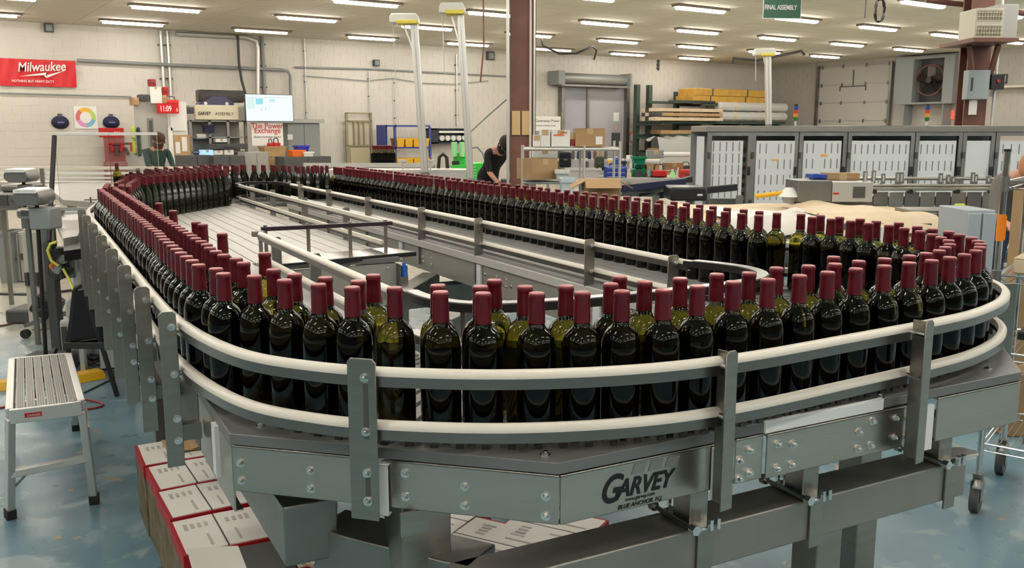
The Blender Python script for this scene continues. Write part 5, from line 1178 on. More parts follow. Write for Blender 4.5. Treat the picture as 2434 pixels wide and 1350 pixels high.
# dark conveyor modules lying on the right of the bench
base = at(1600, 450, 9.2); base.z = 0
t = thing('black_conveyor_module', 'stack of black and steel conveyor side frames lying left of the enclosure', 'conveyor', base, VR)
vv = lambda px, py: V(px, py, 9.2, base)
for k, (a, b, c_, d, m_) in enumerate([(1475, 447, 1640, 436, navy), (1475, 455, 1660, 448, steelD), (1520, 462, 1665, 432, blackp), (1475, 462, 1600, 470, steelD), (1580, 470, 1790, 455, blackp)]):
    p, q = vv(a, b), vv(c_, d); obj('side_frame', MB().bar((p.x, -.1 + .12 * k, p.z), (q.x, .3 + .1 * k, q.z), .06, .07), m_, t, bev=.004)
p, q = vv(1580, 460), vv(1665, 440); obj('motor_cover', MB().box(p.x, q.x, -.35, .1, p.z - .05, q.z), blackp, t, bev=.02); obj('label_plate', MB().box(q.x - .10, q.x - .05, -.353, -.35, p.z, p.z + .02), white, t)
for px in (1490, 1560, 1640, 1760): xx = vv(px, 460).x; obj('leg', MB().box(xx - .03, xx + .03, 0, .06, 0, vv(px, 465).z), steelD, t)
# ------------------------------------------------------------------ leaning masts
def mast(name, label, top, bot, F, wpx, hood, foot=True):
    a = at(top[0], top[1], F); b = at(bot[0], bot[1], F); b0 = Vector((b.x, b.y, 0)); w = wpx * F / 2150
    t = thing(name, label, 'mast', b0, VR)
    ta = V(top[0], top[1], F, b0); tb_ = V(bot[0], bot[1], F, b0)
    o = obj('boom', MB().bar(tb_, ta, w, w), alu, t, bev=.01); obj('groove', MB().bar(tb_ + Vector((0, -w / 2, 0)), ta + Vector((0, -w / 2, 0)), w * .25, .004), mat('groove_grey', (.4, .4, .39), .5, .5), t)
    obj('pedestal', MB().cyl((tb_.x, 0, .02), (tb_.x, 0, tb_.z), .06, n=14), steelD, t, smooth=50); obj('foot_plate', MB().box(tb_.x - .2, tb_.x + .2, -.2, .2, 0, .02), steelD, t)
    h0 = V(hood[0], hood[1], F, b0); h1 = V(hood[2], hood[3], F, b0)
    n = len([0]); x0, x1, z1, z0 = h0.x, h1.x, h0.z, h1.z; r = (z1 - z0) * .4
    pr = [(x0, z0), (x1, z0), (x1, z1 - r), (x1 - r * .5, z1), (x0 + r * .5, z1), (x0, z1 - r)]
    obj('hood', MB().add([(x, y, z) for y in (-.12, .12) for x, z in pr], [tuple(range(6)), tuple(range(11, 5, -1))] + [(i, 6 + i, 6 + (i + 1) % 6, (i + 1) % 6) for i in range(6)]), mat('hood_white', (.66, .65, .58), .4), t, bev=.01)
    obj('yellow_base', MB().box(x0 + (x1 - x0) * .25, x1 - .01, -.13, .125, z0 - .012, z0 + (z1 - z0) * .28), mat('hood_yellow', (.75, .6, .08), .5), t, bev=.005)
    obj('stay', MB().bar((x0 + (x1 - x0) * .45, 0, z0), (ta.x + (tb_.x - ta.x) * .1 - w * .4, 0, ta.z - (ta.z - tb_.z) * .16), .02), alu, t)
    obj('cable', MB().cyl((x0 + .03, 0, z0), (x0 + .05, 0, z0 - 1.2 * (ta.z - tb_.z) * .3), .006, n=6), alu, t)
    return t
mast('leaning_mast', 'left leaning aluminium mast with a white and yellow hood', (984, 56), (1010, 410), 12.0, 17, (928, 34, 996, 56))
mast('leaning_mast', 'right leaning aluminium mast with a white and yellow hood, beside the brown column', (1094, 34), (1118, 425), 11.4, 16, (1045, 9, 1106, 33))
mast('leaning_mast', 'straight aluminium mast with a small hood in front of the lumber rack', (1825, 132), (1827, 296), 17.0, 13, (1793, 116, 1840, 132))
# ------------------------------------------------------------------ green welding machine etc.
base = at(1105, 425, 14.6); base.z = 0
t = thing('green_machine', 'bright green machine with twin pale green cylinders on a wide hopper base', 'machine', base, VR)
vv = lambda px, py: V(px, py, 14.6, base)
p = [vv(*q) for q in ((1070, 392), (1150, 386), (1142, 430), (1098, 425))]
obj('hopper', MB().add([(q.x, y, q.z) for y in (-.25, .3) for q in p], [(0, 1, 2, 3), (7, 6, 5, 4), (0, 4, 5, 1), (1, 5, 6, 2), (2, 6, 7, 3), (3, 7, 4, 0)]), green, t, bev=.01)
obj('lower_cabinet', MB().box(vv(1095, 420).x, vv(1145, 420).x, -.24, .3, 0, p[3].z + .02), green, t, bev=.01)
obj('yoke', MB().box(vv(1078, 375).x, vv(1108, 375).x, -.1, .15, vv(1080, 392).z, vv(1080, 362).z), green, t, bev=.02)
for a, b in ((1074, 1088), (1093, 1105)): obj('cylinder', MB().cyl((vv((a + b) / 2, 360).x, -.12, vv(a, 372).z), (vv((a + b) / 2, 360).x, -.12, vv(a, 337).z), vv(b, 360).x - vv((a + b) / 2, 360).x, n=14), green2, t, smooth=40)
for k in range(5): obj('vent', MB().box(vv(1124, 400).x, vv(1134, 400).x, -.256, -.25, vv(1124, 396 + 7 * k).z, vv(1124, 394 + 7 * k).z), green2, t)
obj('black_collar', MB().box(vv(1076, 380).x, vv(1092, 380).x, -.2, .1, vv(1076, 391).z, vv(1076, 382).z), blackp, t)
pipe('hose_arch', 'grey hose arching between mast and worker', [at(1118, 352, 13.8), at(1135, 350, 13.8), at(1148, 365, 13.8), at(1153, 385, 13.8), at(1156, 520, 13.8)], .014, m=greyp, cat='hose')
pipe('hose_arch', 'black coiled cable arch left of the green machine', [at(1042, 400, 12.6), at(1044, 374, 12.6), at(1053, 366, 12.6), at(1062, 374, 12.6), at(1064, 400, 12.6)], .026, m=blackp, cat='cable')
# bench with white dishes left of the green machine
base = at(1000, 405, 12.6); base.z = 0
t = thing('steel_bench', 'long pale steel conveyor bench behind the far bottle lane', 'bench', base, VR)
xa, xb = V(780, 405, 12.6, base).x, V(1110, 405, 12.6, base).x; z_ = V(900, 402, 12.6, base).z
obj('bench_top', MB().box(xa, xb, -.3, .3, z_ - .04, z_), mat('pale_steel', (.55, .54, .51), .35, .4), t); obj('apron', MB().box(xa, xb, -.3, -.28, z_ - .2, z_ - .04), alu, t)
for x_ in (xa + .1, 0, xb - .1): obj('leg', MB().box(x_ - .04, x_ + .04, -.04, .04, 0, z_ - .04), steelD, t)
for k, (a, b, c_, d, m_, l) in enumerate([(945, 381, 970, 385, uhmw, 'white oval dish on a stand on the steel bench, left'), (1013, 379, 1032, 385, uhmw, 'white oval dish on a stand on the steel bench, right')]):
    q = at((a + c_) / 2, d, 12.4); s = thing('white_dish', l, 'dish', (q.x, q.y, z_), VR); rr = (c_ - a) / 2 * 12.4 / 2150
    obj('bowl', MB().lathe([(.001, q.z - z_ - .01), (rr * .8, q.z - z_), (rr, q.z - z_ + .03)], 16), m_, s, smooth=40); obj('stand', MB().cyl((0, 0, 0), (0, 0, q.z - z_), .012), alu, s)
# a further row of bottles on a second line
q0 = at(884, 385, 14.2)
for k in range(12):
    q = at(888 + 4.3 * k, 396, 14.2); z0_ = z_
    o = D.objects.new('wine_bottle', GM); C.objects.link(o); o.location = (q.x, q.y, 1.086)
    c = D.objects.new('capsule', CM); C.objects.link(c); c.parent = o
    tag(o, 'distant wine bottle, %s from the left on the second line before the blue shelving' % ordn[k], 'bottle', 'bottles on the distant second line')
base = at(910, 400, 14.2); t = thing('distant_line', 'narrow conveyor carrying the short distant row of bottles', 'conveyor', (base.x, base.y, 0), VR)
obj('bed', MB().box(-1.2, .8, -.15, .15, 1.02, 1.083), steelD, t); obj('side_rail', MB().box(-1.2, .8, -.17, -.15, 1.05, 1.12), alu, t)
for x_ in (-1.0, .6): obj('leg', MB().box(x_ - .03, x_ + .03, -.03, .03, 0, 1.02), steelD, t)
# far cross conveyor at the left with cream rails
base = at(270, 400, 10.8); base.z = 0
t = thing('cross_conveyor', 'pale steel cross conveyor with white rails behind the left end of the loop', 'conveyor', base, VR)
vv = lambda px, py: V(px, py, 10.8, base)
xa, xb = vv(-30, 400).x, vv(560, 400).x
for py, th_ in ((396, .035), (409, .03), (421, .02)): z_ = vv(200, py).z; obj('rail', MB().box(xa, xb, -.02, .01, z_ - th_, z_), cream if py < 400 else white, t, bev=.004)
obj('bed', MB().box(xa, xb, .02, .4, .96, 1.0), chainL, t); obj('side_panel', MB().box(xa, xb, -.0, .02, .80, .96), steelH, t)
for px in (103, 330, 480): obj('rail_bracket', MB().box(vv(px, 400).x - .022, vv(px, 400).x + .022, -.05, -.03, .9, vv(px, 400).z), steelD, t)
for px in (-20, 150, 330, 540): obj('leg', MB().box(vv(px, 400).x - .04, vv(px, 400).x + .04, .1, .18, 0, .8), steel, t)
o = D.objects.new('wine_bottle', GM); C.objects.link(o); q = onz(280, 437, 1.001); q = at(280, 437, 8.6); o.location = (q.x, q.y, 1.008)
c = D.objects.new('capsule', CM); C.objects.link(c); c.parent = o; tag(o, 'single dark wine bottle standing apart on the infeed line left of the loop', 'bottle')
# infeed bed that carries it: steel table at the left of the loop
base = at(250, 520, 7.4); base.z = 0
t = thing('infeed_conveyor', 'pale stainless infeed conveyor table joining the loop from the left', 'conveyor', base, VR)
vv = lambda px, py, F=7.4: V(px, py, F, base)
def plate(name, pts, z, th, m): return obj(name, MB().prism([(p[0], p[1]) for p in pts], z - th, z), m, t, bev=.002)
def gp(px, py, z=1.0): q = onz(px, py, z) - base; c_, s_ = cos(-VR), sin(-VR); return (q.x * c_ - q.y * s_, q.x * s_ + q.y * c_)
plate('bed', [gp(105, 436), gp(290, 432), gp(232, 480), gp(150, 475)], 1.0, .05, chainL)
plate('lower_bed', [gp(125, 511, .97), gp(205, 508, .97), gp(185, 560, .97), gp(150, 566, .97)], .97, .04, mat('pale_plate', (.55, .54, .52), .35, .3))
plate('edge_plate', [gp(150, 566, .97), gp(190, 560, .97), gp(190, 575, .97), gp(150, 580, .97)], .93, .06, blackp)
obj('side_panel', MB().box(vv(148, 500).x, vv(232, 500).x, -.1, -.08, .80, .98), steelH, t, bev=.003)
obj('edge_rail', MB().box(vv(100, 480).x, vv(225, 480).x, -.12, -.06, .94, .965), uhmw, t, bev=.003)
for px in (150, 215): obj('leg', MB().box(vv(px, 500).x - .04, vv(px, 500).x + .04, -.3, -.22, 0, .9), steel, t, bev=.003)
obj('tee_stop', MB().box(vv(172, 455).x - .05, vv(172, 455).x + .05, .3, .32, 1.02, 1.03).cyl((vv(172, 455).x, .31, 1.0), (vv(172, 455).x, .31, 1.05), .007), steelD, t, kind='stuff')
# clear guard box
base = at(195, 400, 6.6); base.z = 0
t = thing('clear_guard', 'clear acrylic guard box with a white top edge and one black corner post', 'machine guard', base, VR)
vv = lambda px, py, F=6.6: V(px, py, F, base)
xa, xb, zt, zb2 = vv(136, 400).x, vv(262, 400).x, vv(200, 322).z, vv(200, 500).z
obj('front_pane', MB().box(xa, xb, 0, .005, zb2, zt), acrylic, t); obj('side_pane', MB().box(xb, xb + .005, .0, .9, zb2, zt), acrylic, t)
obj('top_edge', MB().box(xa, xb, -.01, .02, zt, zt + .022), white, t, bev=.003); obj('side_edge', MB().box(xb - .01, xb + .01, .02, .9, zt, zt + .022), white, t)
obj('corner_post', MB().bar((xa, 0, zt), (vv(157, 565).x, -.25, vv(157, 565).z), .028), blackp, t, bev=.004)
obj('post_foot', MB().box(vv(157, 565).x - .03, vv(157, 565).x + .03, -.28, -.2, 0, vv(157, 565).z), dgrey, t); obj('mid_rail', MB().box(xa, xb, -.005, .01, zb2, zb2 + .02), alu, t); obj('rear_leg', MB().box(xb - .02, xb + .02, 0, .03, 0, zb2), alu, t)
# ------------------------------------------------------------------ vision lamp heads on stands, left
def lamphead(label, px0, py0, px1, py1, F, foot):
    b0 = at(foot[0], foot[1], F); b0.z = 0; t = thing('inspection_head', label, 'inspection head', b0, VR)
    g = lambda px, py: V(px, py, F, b0); a = g(px0, py0); b = g(px1, py1); w = b.x - a.x; h = a.z - b.z; xc = (a.x + b.x) / 2
    obj('housing', MB().add([(a.x + w * u, y, b.z + h * v__) for y in (-.10, .10) for u, v__ in ((.08, 1), (.92, 1), (1, .62), (1, .3), (.85, 0), (.15, 0), (0, .3), (0, .62))], [tuple(range(8)), tuple(range(15, 7, -1))] + [(i, 8 + i, 8 + (i + 1) % 8, (i + 1) % 8) for i in range(8)]), steelD, t, bev=.008)
    for k in range(9): obj('roller', MB().cyl((a.x + w * (.14 + .09 * k), -.115, b.z + h * .93), (a.x + w * (.14 + .09 * k), .06, b.z + h * 1.0), h * .13, n=10), mat('pale_roller', (.85, .85, .82), .25), t, smooth=50)
    obj('stem', MB().cyl((xc + .01, 0, b.z), (V(foot[0], foot[1], F, b0).x, 0, .12), .014, n=10), blackp, t, smooth=50)
    obj('motor', MB().box(xc - .02, xc + .12, -.06, .1, b.z - .16, b.z - .02), greyp if px0 > 40 else steelD, t, bev=.01)
    obj('foot', MB().cb((V(foot[0], foot[1], F, b0).x, 0, .06), (.3, .3, .12)), dgrey, t, bev=.02); return t
lamphead('upper left stainless inspection head with a row of pale rollers on a black stand', 22, 403, 82, 432, 7.6, (72, 700))
lamphead('lower stainless inspection head with pale rollers, nearer the loop', 48, 450, 116, 486, 5.9, (112, 880))
s = vs_('tilted_battery', 'tilted black square box on a small dolly on the floor left of the chair', 'box', (60, 695, 110, 745), 6.9, .2, blackp, 'case'); s.rotation_euler = (0, .6, VR)
s.location.z = .18
q = s.location; s = thing('dolly', 'small steel dolly under the tilted black box', 'dolly', (q.x + .05, q.y, 0), VR); obj('frame', MB().bar((-.15, 0, .10), (.2, 0, .20), .03).bar((-.15, .12, .10), (.2, .12, .2), .03), steelD, s, kind='stuff'); s.children[0]['kind'] = 'stuff'
for x_ in (-.15, .18): obj('wheel', MB().cyl((x_, -.02, .035), (x_, .02, .035), .035, n=12), rubber, s)
# steel drawers and boxes low at the left
vs_('folded_bracket', 'large folded grey sheet bracket on a low stand at the left edge', 'bracket', (-10, 552, 28, 602), 9.5, .35, greyp, 'bin', to_floor=True)
vs_('low_stand', 'low pale steel stand beside the folded bracket', 'stand', (28, 552, 60, 590), 9.6, .35, alu, 'cabinet', to_floor=True)
vs_('cream_pillar_box', 'tall cream machine leg box between the two stands', 'machine leg', (62, 545, 100, 690), 7.2, .12, mat('machine_cream', (.55, .51, .43), .6), 'cabinet', to_floor=True)
cs = [vs_('steel_console', 'grey steel console with a black slot under the inspection heads', 'console', (-20, 440, 48, 500), 8.2, .4, steelD, 'machine')]
cs.append(vs_('steel_console', 'stainless console behind the lower inspection head', 'console', (38, 486, 110, 520), 6.6, .3, steel, 'machine'))
for s in cs:
    for x_ in (-.09, .09): obj('leg', MB().box(x_ - .015, x_ + .015, .1, .13, -s.location.z, 0), steelD, s)
# control box, valves, hoses next to the loop's left side
base = at(165, 640, 5.8); base.z = 0
t = thing('valve_cluster', 'pneumatic valve cluster with gauges on an aluminium upright left of the loop', 'valves', base, VR); vv = lambda px, py, F=5.8: V(px, py, F, base)
obj('upright', MB().box(vv(172, 640).x, vv(183, 640).x, 0, .04, 0, vv(172, 575).z), alu, t); obj('plate', MB().box(vv(140, 640).x, vv(178, 640).x, -.02, 0, vv(140, 660).z, vv(140, 585).z), steel, t, bev=.004)
for px, py, r, m_ in ((148, 600, .035, blackp), (165, 612, .03, steelD), (150, 634, .035, greyp), (168, 640, .03, blackp), (140, 628, .02, orange)): obj('valve', MB().cyl((vv(px, py).x, -.02, vv(px, py).z), (vv(px, py).x, -.09, vv(px, py).z), r, n=12), m_, t, smooth=50)
pipe('yellow_hose', 'thin yellow hose curling beside the valve cluster', [at(135, 575, 5.7), at(120, 580, 5.7), at(113, 595, 5.7), at(122, 620, 5.7), at(140, 632, 5.7)], .009, m=mat('hose_yellow', (.7, .7, .12), .4), cat='hose')
pipe('yellow_hose', 'lower yellow and blue hose running to the chair', [at(150, 638, 5.7), at(162, 660, 5.7), at(175, 690, 5.6)], .009, m=mat('hose_yellow', (.7, .7, .12), .4), cat='hose')
for k in range(5): pipe('black_hose', 'thin black hose looping below the valve cluster, %s of five' % ordn[k], [at(118 + 8 * k, 610, 5.75), at(114 + 5 * k, 650 + 4 * k, 5.7), at(130 + 6 * k, 672 - 3 * k, 5.7), at(150 + 4 * k, 640 + 3 * k, 5.75)], .004, m=blackp, cat='hose', group='black hoses at the valve cluster')
base = at(150, 760, 6.0); s = vs_('control_box', 'pale grey control box on the floor behind the black chair', 'box', (142, 715, 172, 800), 6.1, .3, mat('ctl_grey', (.5, .49, .46), .5), 'machine', to_floor=True)
# white sheets between rail brackets
for px, py, l in ((235, 740, 'upper'), (260, 800, 'lower')):
    s = vs_('leaning_board', l + ' white board standing behind the left rail brackets', 'board', (px - 22, py - 12, px + 14, py + 70), 6.4 if l == 'upper' else 5.9, .02, mat('board_grey', (.5, .52, .54), .6), 'carton', to_floor=True)
# ------------------------------------------------------------------ black chair
cb_ = onz(240, 905, 0); Fc = 5.35
base = at(205, 850, Fc); base.z = 0
t = thing('black_chair', 'black folding chair with a tapering cloth back beside the loop', 'chair', base, VR)
vv = lambda px, py: V(px, py, Fc, base)
p = [vv(176, 692), vv(200, 690), vv(253, 800), vv(155, 815)]
obj('backrest', MB().add([(q.x, y, q.z) for y in (-.01, .03) for q in p], [(0, 1, 2, 3), (7, 6, 5, 4), (0, 4, 5, 1), (1, 5, 6, 2), (2, 6, 7, 3), (3, 7, 4, 0)]), blackcloth, t, bev=.01)
obj('seat', MB().add([(vv(155, 812).x, -.02, vv(155, 815).z), (vv(253, 800).x, -.02, vv(253, 803).z), (vv(258, 815).x, .34, vv(258, 812).z), (vv(150, 830).x, .34, vv(150, 825).z)], [(0, 1, 2, 3)]).box(vv(153, 800).x, vv(255, 800).x, -.02, .30, vv(200, 828).z, vv(200, 812).z), mat('seat_black', (.03, .03, .028), .5), t, bev=.006)
for a, b, y_ in (((178, 690), (145, 865), 0), ((205, 700), (275, 890), 0), ((150, 820), (122, 870), -.3), ((258, 812), (268, 860), .35)): p, q = vv(*a), vv(*b); obj('leg', MB().bar((p.x, y_ * .3, p.z), (q.x, y_, 0), .022), blackp, t)
obj('top_knob', MB().tube([vv(174, 695) , vv(182, 684), vv(192, 680)], .014), blackp, t)
s = thing('black_pole', 'short black tube leaning against the left rail brackets by the chair', 'tube', onz(317, 932, 0), VR); obj('tube', MB().bar((0, 0, 0), (-.05, .10, .42), .025), blackp, s); obj('tip', MB().cyl((0, 0, 0), (0, 0, .03), .018), rubber, s)
# ------------------------------------------------------------------ step stool
A0 = Vector((.278, 4.139, 0)); A1 = Vector((.599, 4.109, 0)); B0 = Vector((.39, 5.33, 0)); B1 = Vector((.70, 5.23, 0))
T0 = onz(22, 972, .5); T1 = onz(193, 952, .5); U0 = onz(28, 852, .5); U1 = onz(162, 840, .5)
org = (T0 + T1 + U0 + U1) / 4; org.z = 0; ang = atan2((T1 - T0).y, (T1 - T0).x)
t = thing('work_platform', 'folding aluminium work platform with slatted top standing alone on the floor', 'step stool', org, ang)
L = lambda p: Matrix.Rotation(-ang, 4, 'Z') @ (Vector(p) - org)
t0, t1, u0, u1 = L(T0), L(T1), L(U0), L(U1)
alu2 = mat('worn_alu', (.66, .65, .62), .38, .6)
def lp3(a, b, f): return a + (b - a) * f
for k in range(6):
    f0 = .085 + .145 * k; f1 = f0 + .125
    q = [lp3(t0, t1, f0), lp3(t0, t1, f1), lp3(u0, u1, f1), lp3(u0, u1, f0)]
    o = obj('slat', MB().prism([(p.x, p.y) for p in q], .485, .5), mat('slat_grey', (.42, .40, .37), .5, .3, bump=.5, bscale=90), t)
    g = MB()
    for j in range(3): a_, b_ = lp3(q[0], q[1], .25 + .25 * j), lp3(q[3], q[2], .25 + .25 * j); g.bar((a_.x, a_.y, .501), (b_.x, b_.y, .501), .003, .002)
    obj('tread_rib', g, mat('rib_dark', (.2, .19, .17), .6), o, kind='stuff')
e = (t1 - t0).normalized() * .012
for p, q in ((t0, u0), (t1, u1)): obj('side_rail', MB().bar((p.x, p.y, .475), (q.x, q.y, .475), .03, .055), alu2, t, bev=.003)
obj('end_rail', MB().bar((t0.x, t0.y - .008, .470), (t1.x, t1.y - .008, .470), .02, .06), alu2, t, bev=.003); obj('end_rail', MB().bar((u0.x, u0.y, .475), (u1.x, u1.y, .475), .02, .055), alu2, t, bev=.003)
obj('danger_label', MB().cb((lp3(t0, t1, .32).x, t0.y - .019 + (t1.y - t0.y) * .32, .47), (.062, .001, .018)), redm, t); text('danger_text', 'DANGER', .012, white, t, (lp3(t0, t1, .32).x - .022, t0.y - .0205 + (t1.y - t0.y) * .32, .465))
a0, a1, b0_, b1_ = L(A0), L(A1), L(B0), L(B1)
for p, q in ((t0, a0), (t1, a1), (u0, b0_), (u1, b1_)):
    lg = obj('leg', MB().bar((p.x, p.y, .46), (lp3(p, q, .97).x, lp3(p, q, .97).y, .03), .030, .036), alu2, t, bev=.003); obj('rubber_foot', MB().bar((lp3(p, q, .94).x, lp3(p, q, .94).y, .045), (q.x, q.y, .001), .038, .044), rubber, lg, bev=.003)
for p, q, r_, s2 in ((t0, a0, t1, a1), (u0, b0_, u1, b1_)):
    m0 = lp3(Vector((p.x, p.y, .46)), Vector((q.x, q.y, 0)), .55); m1 = lp3(Vector((r_.x, r_.y, .46)), Vector((s2.x, s2.y, 0)), .50); obj('rung', MB().bar(m0, m1, .028, .032), alu2, t, bev=.003)
    obj('brace', MB().bar(lp3(Vector((p.x, p.y, .46)), Vector((q.x, q.y, 0)), .72), lp3(m0, m1, .25), .010), steelD, t)
obj('hinge_strap', MB().bar((t1.x + .01, t1.y + .01, .49), (t1.x + .014, t1.y + .012, .38), .012), bright, t)
# ------------------------------------------------------------------ yellow ramps and floor cables
def ramp_(label, p, q, w):
    base = onz(*p); e_ = onz(*q); d = e_ - base; s = thing('cable_ramp', label, 'cable cover', base, atan2(d.y, d.x)); Ln = d.length
    obj('body', MB().add([(x, y, z) for x in (0, Ln) for y, z in ((-w, 0), (w, 0), (w * .55, .045), (-w * .55, .045))], [(0, 1, 2, 3), (7, 6, 5, 4), (0, 4, 5, 1), (1, 5, 6, 2), (2, 6, 7, 3), (3, 7, 4, 0)]), yellow, s, bev=.004)
    obj('end_slot', MB().box(Ln - .02, Ln + .004, -w * .3, w * .3, .006, .03), dgrey, s); return s
ramp_('yellow plastic cable ramp right of the work platform', (178, 905), (240, 893), .095); ramp_('yellow plastic cable ramp at the left edge behind the platform', (-60, 930), (38, 918), .085)
ramp_('yellow plastic cable ramp seen through the middle of the loop', (985, 622), (1045, 624), .11)
R3 = random.Random(5)
for k in range(12):
    pts = []; x, y = 165 + R3.uniform(0, 40), 845 + 6 * (k % 6)
    for j in range(6): pts.append(onz(x, y + R3.uniform(-10, 10), .012 + .006 * (k % 4))); x += R3.uniform(22, 34)
    P_ = smooth_path([(p.x, p.y) for p in pts], 5)
    pipe('floor_cable', 'thin black cable in the tangle on the floor under the black chair', [(a, b, .012 + .007 * (k % 4)) for a, b in P_], .006, m=blackp if k % 4 else brownst, cat='cable', group='black cables tangled under the chair')
def fl_cable(label, pts, r, m): 
    P_ = smooth_path([(onz(*p).x, onz(*p).y) for p in pts], 6); pipe('floor_cable', label, [(a, b, r) for a, b in P_], r, m=m, cat='cable')
fl_cable('red brown cable looping on the floor right of the platform', [(-20, 975), (60, 965), (180, 975), (235, 970), (240, 960), (190, 950), (170, 955)], .006, red2)
fl_cable('grey cable lying across the floor at the far left', [(-20, 700), (60, 702), (120, 698), (190, 690)], .012, dgrey)
fl_cable('thin dark cable on the floor at the left running to the tilted box', [(-20, 780), (30, 770), (60, 750), (90, 752)], .008, brownst)
fl_cable('thin cable running past the chair legs across the floor', [(200, 935), (280, 895), (300, 880), (360, 875)], .005, dgrey)
# ------------------------------------------------------------------ wine cases on the floor
casered = mat('case_red', (.36, .012, .02), .5); caseside = mat('case_side', (.20, .17, .10), .7, noise=(.10, .075, .04), nscale=14); casetop = mat('case_top', (.72, .69, .64), .6)
def wine_case(label, c, rz, w=.27, d=.36, h=.30, z=0, openflap=False, group='wine cartons under the loop'):
    t = thing('wine_carton', label, 'box', (c[0], c[1], z), rz, group); w2, d2 = w / 2, d / 2
    obj('body', MB().box(-w2, w2, -d2, d2, 0, h - .006), caseside, t, bev=.003)
    obj('red_band', MB().box(-w2 - .0012, w2 + .0012, -d2 - .0012, d2 + .0012, h - .055, h - .004), casered, t)
    if not openflap:
        for s in (-1, 1):
            f = obj('flap', MB().add([(s * .003, -d2 + .006, h), (s * (w2 - .010), -d2 + .006, h - .002), (s * (w2 - .010), d2 - .006, h - .002), (s * .003, d2 - .006, h), (s * .003, -d2 + .006, h - .004), (s * (w2 - .010), -d2 + .006, h - .006), (s * (w2 - .010), d2 - .006, h - .006), (s * .003, d2 - .006, h - .004)], [(0, 1, 2, 3), (7, 6, 5, 4), (0, 4, 5, 1), (1, 5, 6, 2), (2, 6, 7, 3), (3, 7, 4, 0)]), casetop, t)
            g = MB(); s2 = s
            for q in range(3): g.cb((s2 * (.035 + .022 * q), d2 * .45, h + .0004), (.011, .035, .0006))
            g.cb((s2 * .10, d2 * .45, h - .0008), (.012, .05, .0006)); g.cb((s2 * .045, -d2 * .45, h + .0004), (.008, .09, .0006))
            obj('print', g, mat('print_grey', (.42, .40, .37), .7), f, kind='stuff')
        obj('seam', MB().box(-.003, .003, -d2 + .01, d2 - .01, h - .004, h - .001), dgrey, t)
    else:
        obj('inside', MB().box(-w2 + .01, w2 - .01, -d2 + .01, d2 - .01, h - .005, h), dgrey, t)
        obj('flap', MB().cb((-w2 * .6, 0, h + .01), (w * .55, d, .005), ry=.15), casetop, t); obj('flap', MB().cb((w2 + .03, .02, h + .0), (w * .4, d * .9, .005), ry=.55), kraft, t)
    return t
def ctr(pts, z): P_ = [onz(*p, z) for p in pts]; return sum(P_, Vector((0, 0, 0))) / len(P_)
rzc = -CA + radians(3)
wine_case('farthest wine carton in the left row, brown sheet on it', ctr([(322, 1052), (470, 1040), (520, 1075), (352, 1105)], .3), rzc + radians(-2), .28, .27)
wine_case('second farthest white and red wine carton in the left row under the loop', ctr([(352, 1105), (500, 1075), (555, 1128), (395, 1175)], .3), rzc, .28, .27)
wine_case('third wine carton with a torn dark hand hole, left row under the loop', ctr([(385, 1160), (540, 1135), (578, 1195), (430, 1235)], .3), rzc, .28, .27)
wine_case('nearest upright white wine carton in the left row, closed flaps', ctr([(428, 1237), (575, 1200), (620, 1275), (470, 1320)], .3), rzc - .03, .28, .28)
wine_case('opened wine carton with bent flaps at the bottom photo edge', ctr([(490, 1330), (640, 1285), (700, 1350), (520, 1400)], .3), rzc - .1, .28, .27, openflap=True)
wine_case('opened wine carton behind the left row, tan flap lifted', ctr([(575, 1170), (650, 1165), (660, 1230), (600, 1260)], .26) + Vector((.12, .06, 0)), rzc + .1, .26, .30, .28, openflap=True)
wine_case('wine carton just behind the dark support beam at the left', ctr([(650, 1275), (700, 1265), (760, 1330), (700, 1340)], .3) + Vector((.1, 0, 0)), rzc - .05, .27, .3)
wine_case('white wine carton with split flap seam seen between leg and front beam', ctr([(1060, 1270), (1165, 1240), (1285, 1300), (1180, 1345)], .3), VR + radians(62), .30, .30)
wine_case('wine carton behind the split-flap one, under the front panel', ctr([(1040, 1240), (1130, 1225), (1160, 1240), (1062, 1268)], .3) + Vector((-.04, .12, 0)), VR + radians(62), .30, .28)
wine_case('wine carton at the right end of the group beneath the printed panel', ctr([(1220, 1245), (1310, 1225), (1405, 1250), (1290, 1295)], .3), VR + radians(62), .30, .30)
wine_case('wine carton at the lower photo edge right of the wide leg', ctr([(1040, 1270), (1062, 1275), (1175, 1350), (1040, 1360)], .3) + Vector((-.05, -.04, 0)), VR + radians(62), .28, .30)
q = ctr([(400, 1045), (475, 1040), (490, 1075), (395, 1080)], .3); s = thing('brown_sheet', 'loose brown cardboard sheet lying on the farthest wine carton', 'cardboard', (q.x, q.y, .302), rzc); obj('sheet', MB().cb((0, 0, .006), (.16, .17, .004), ry=.04), card, s); obj('fold', MB().cb((.05, 0, .014), (.08, .17, .003), ry=-.15), card, s)
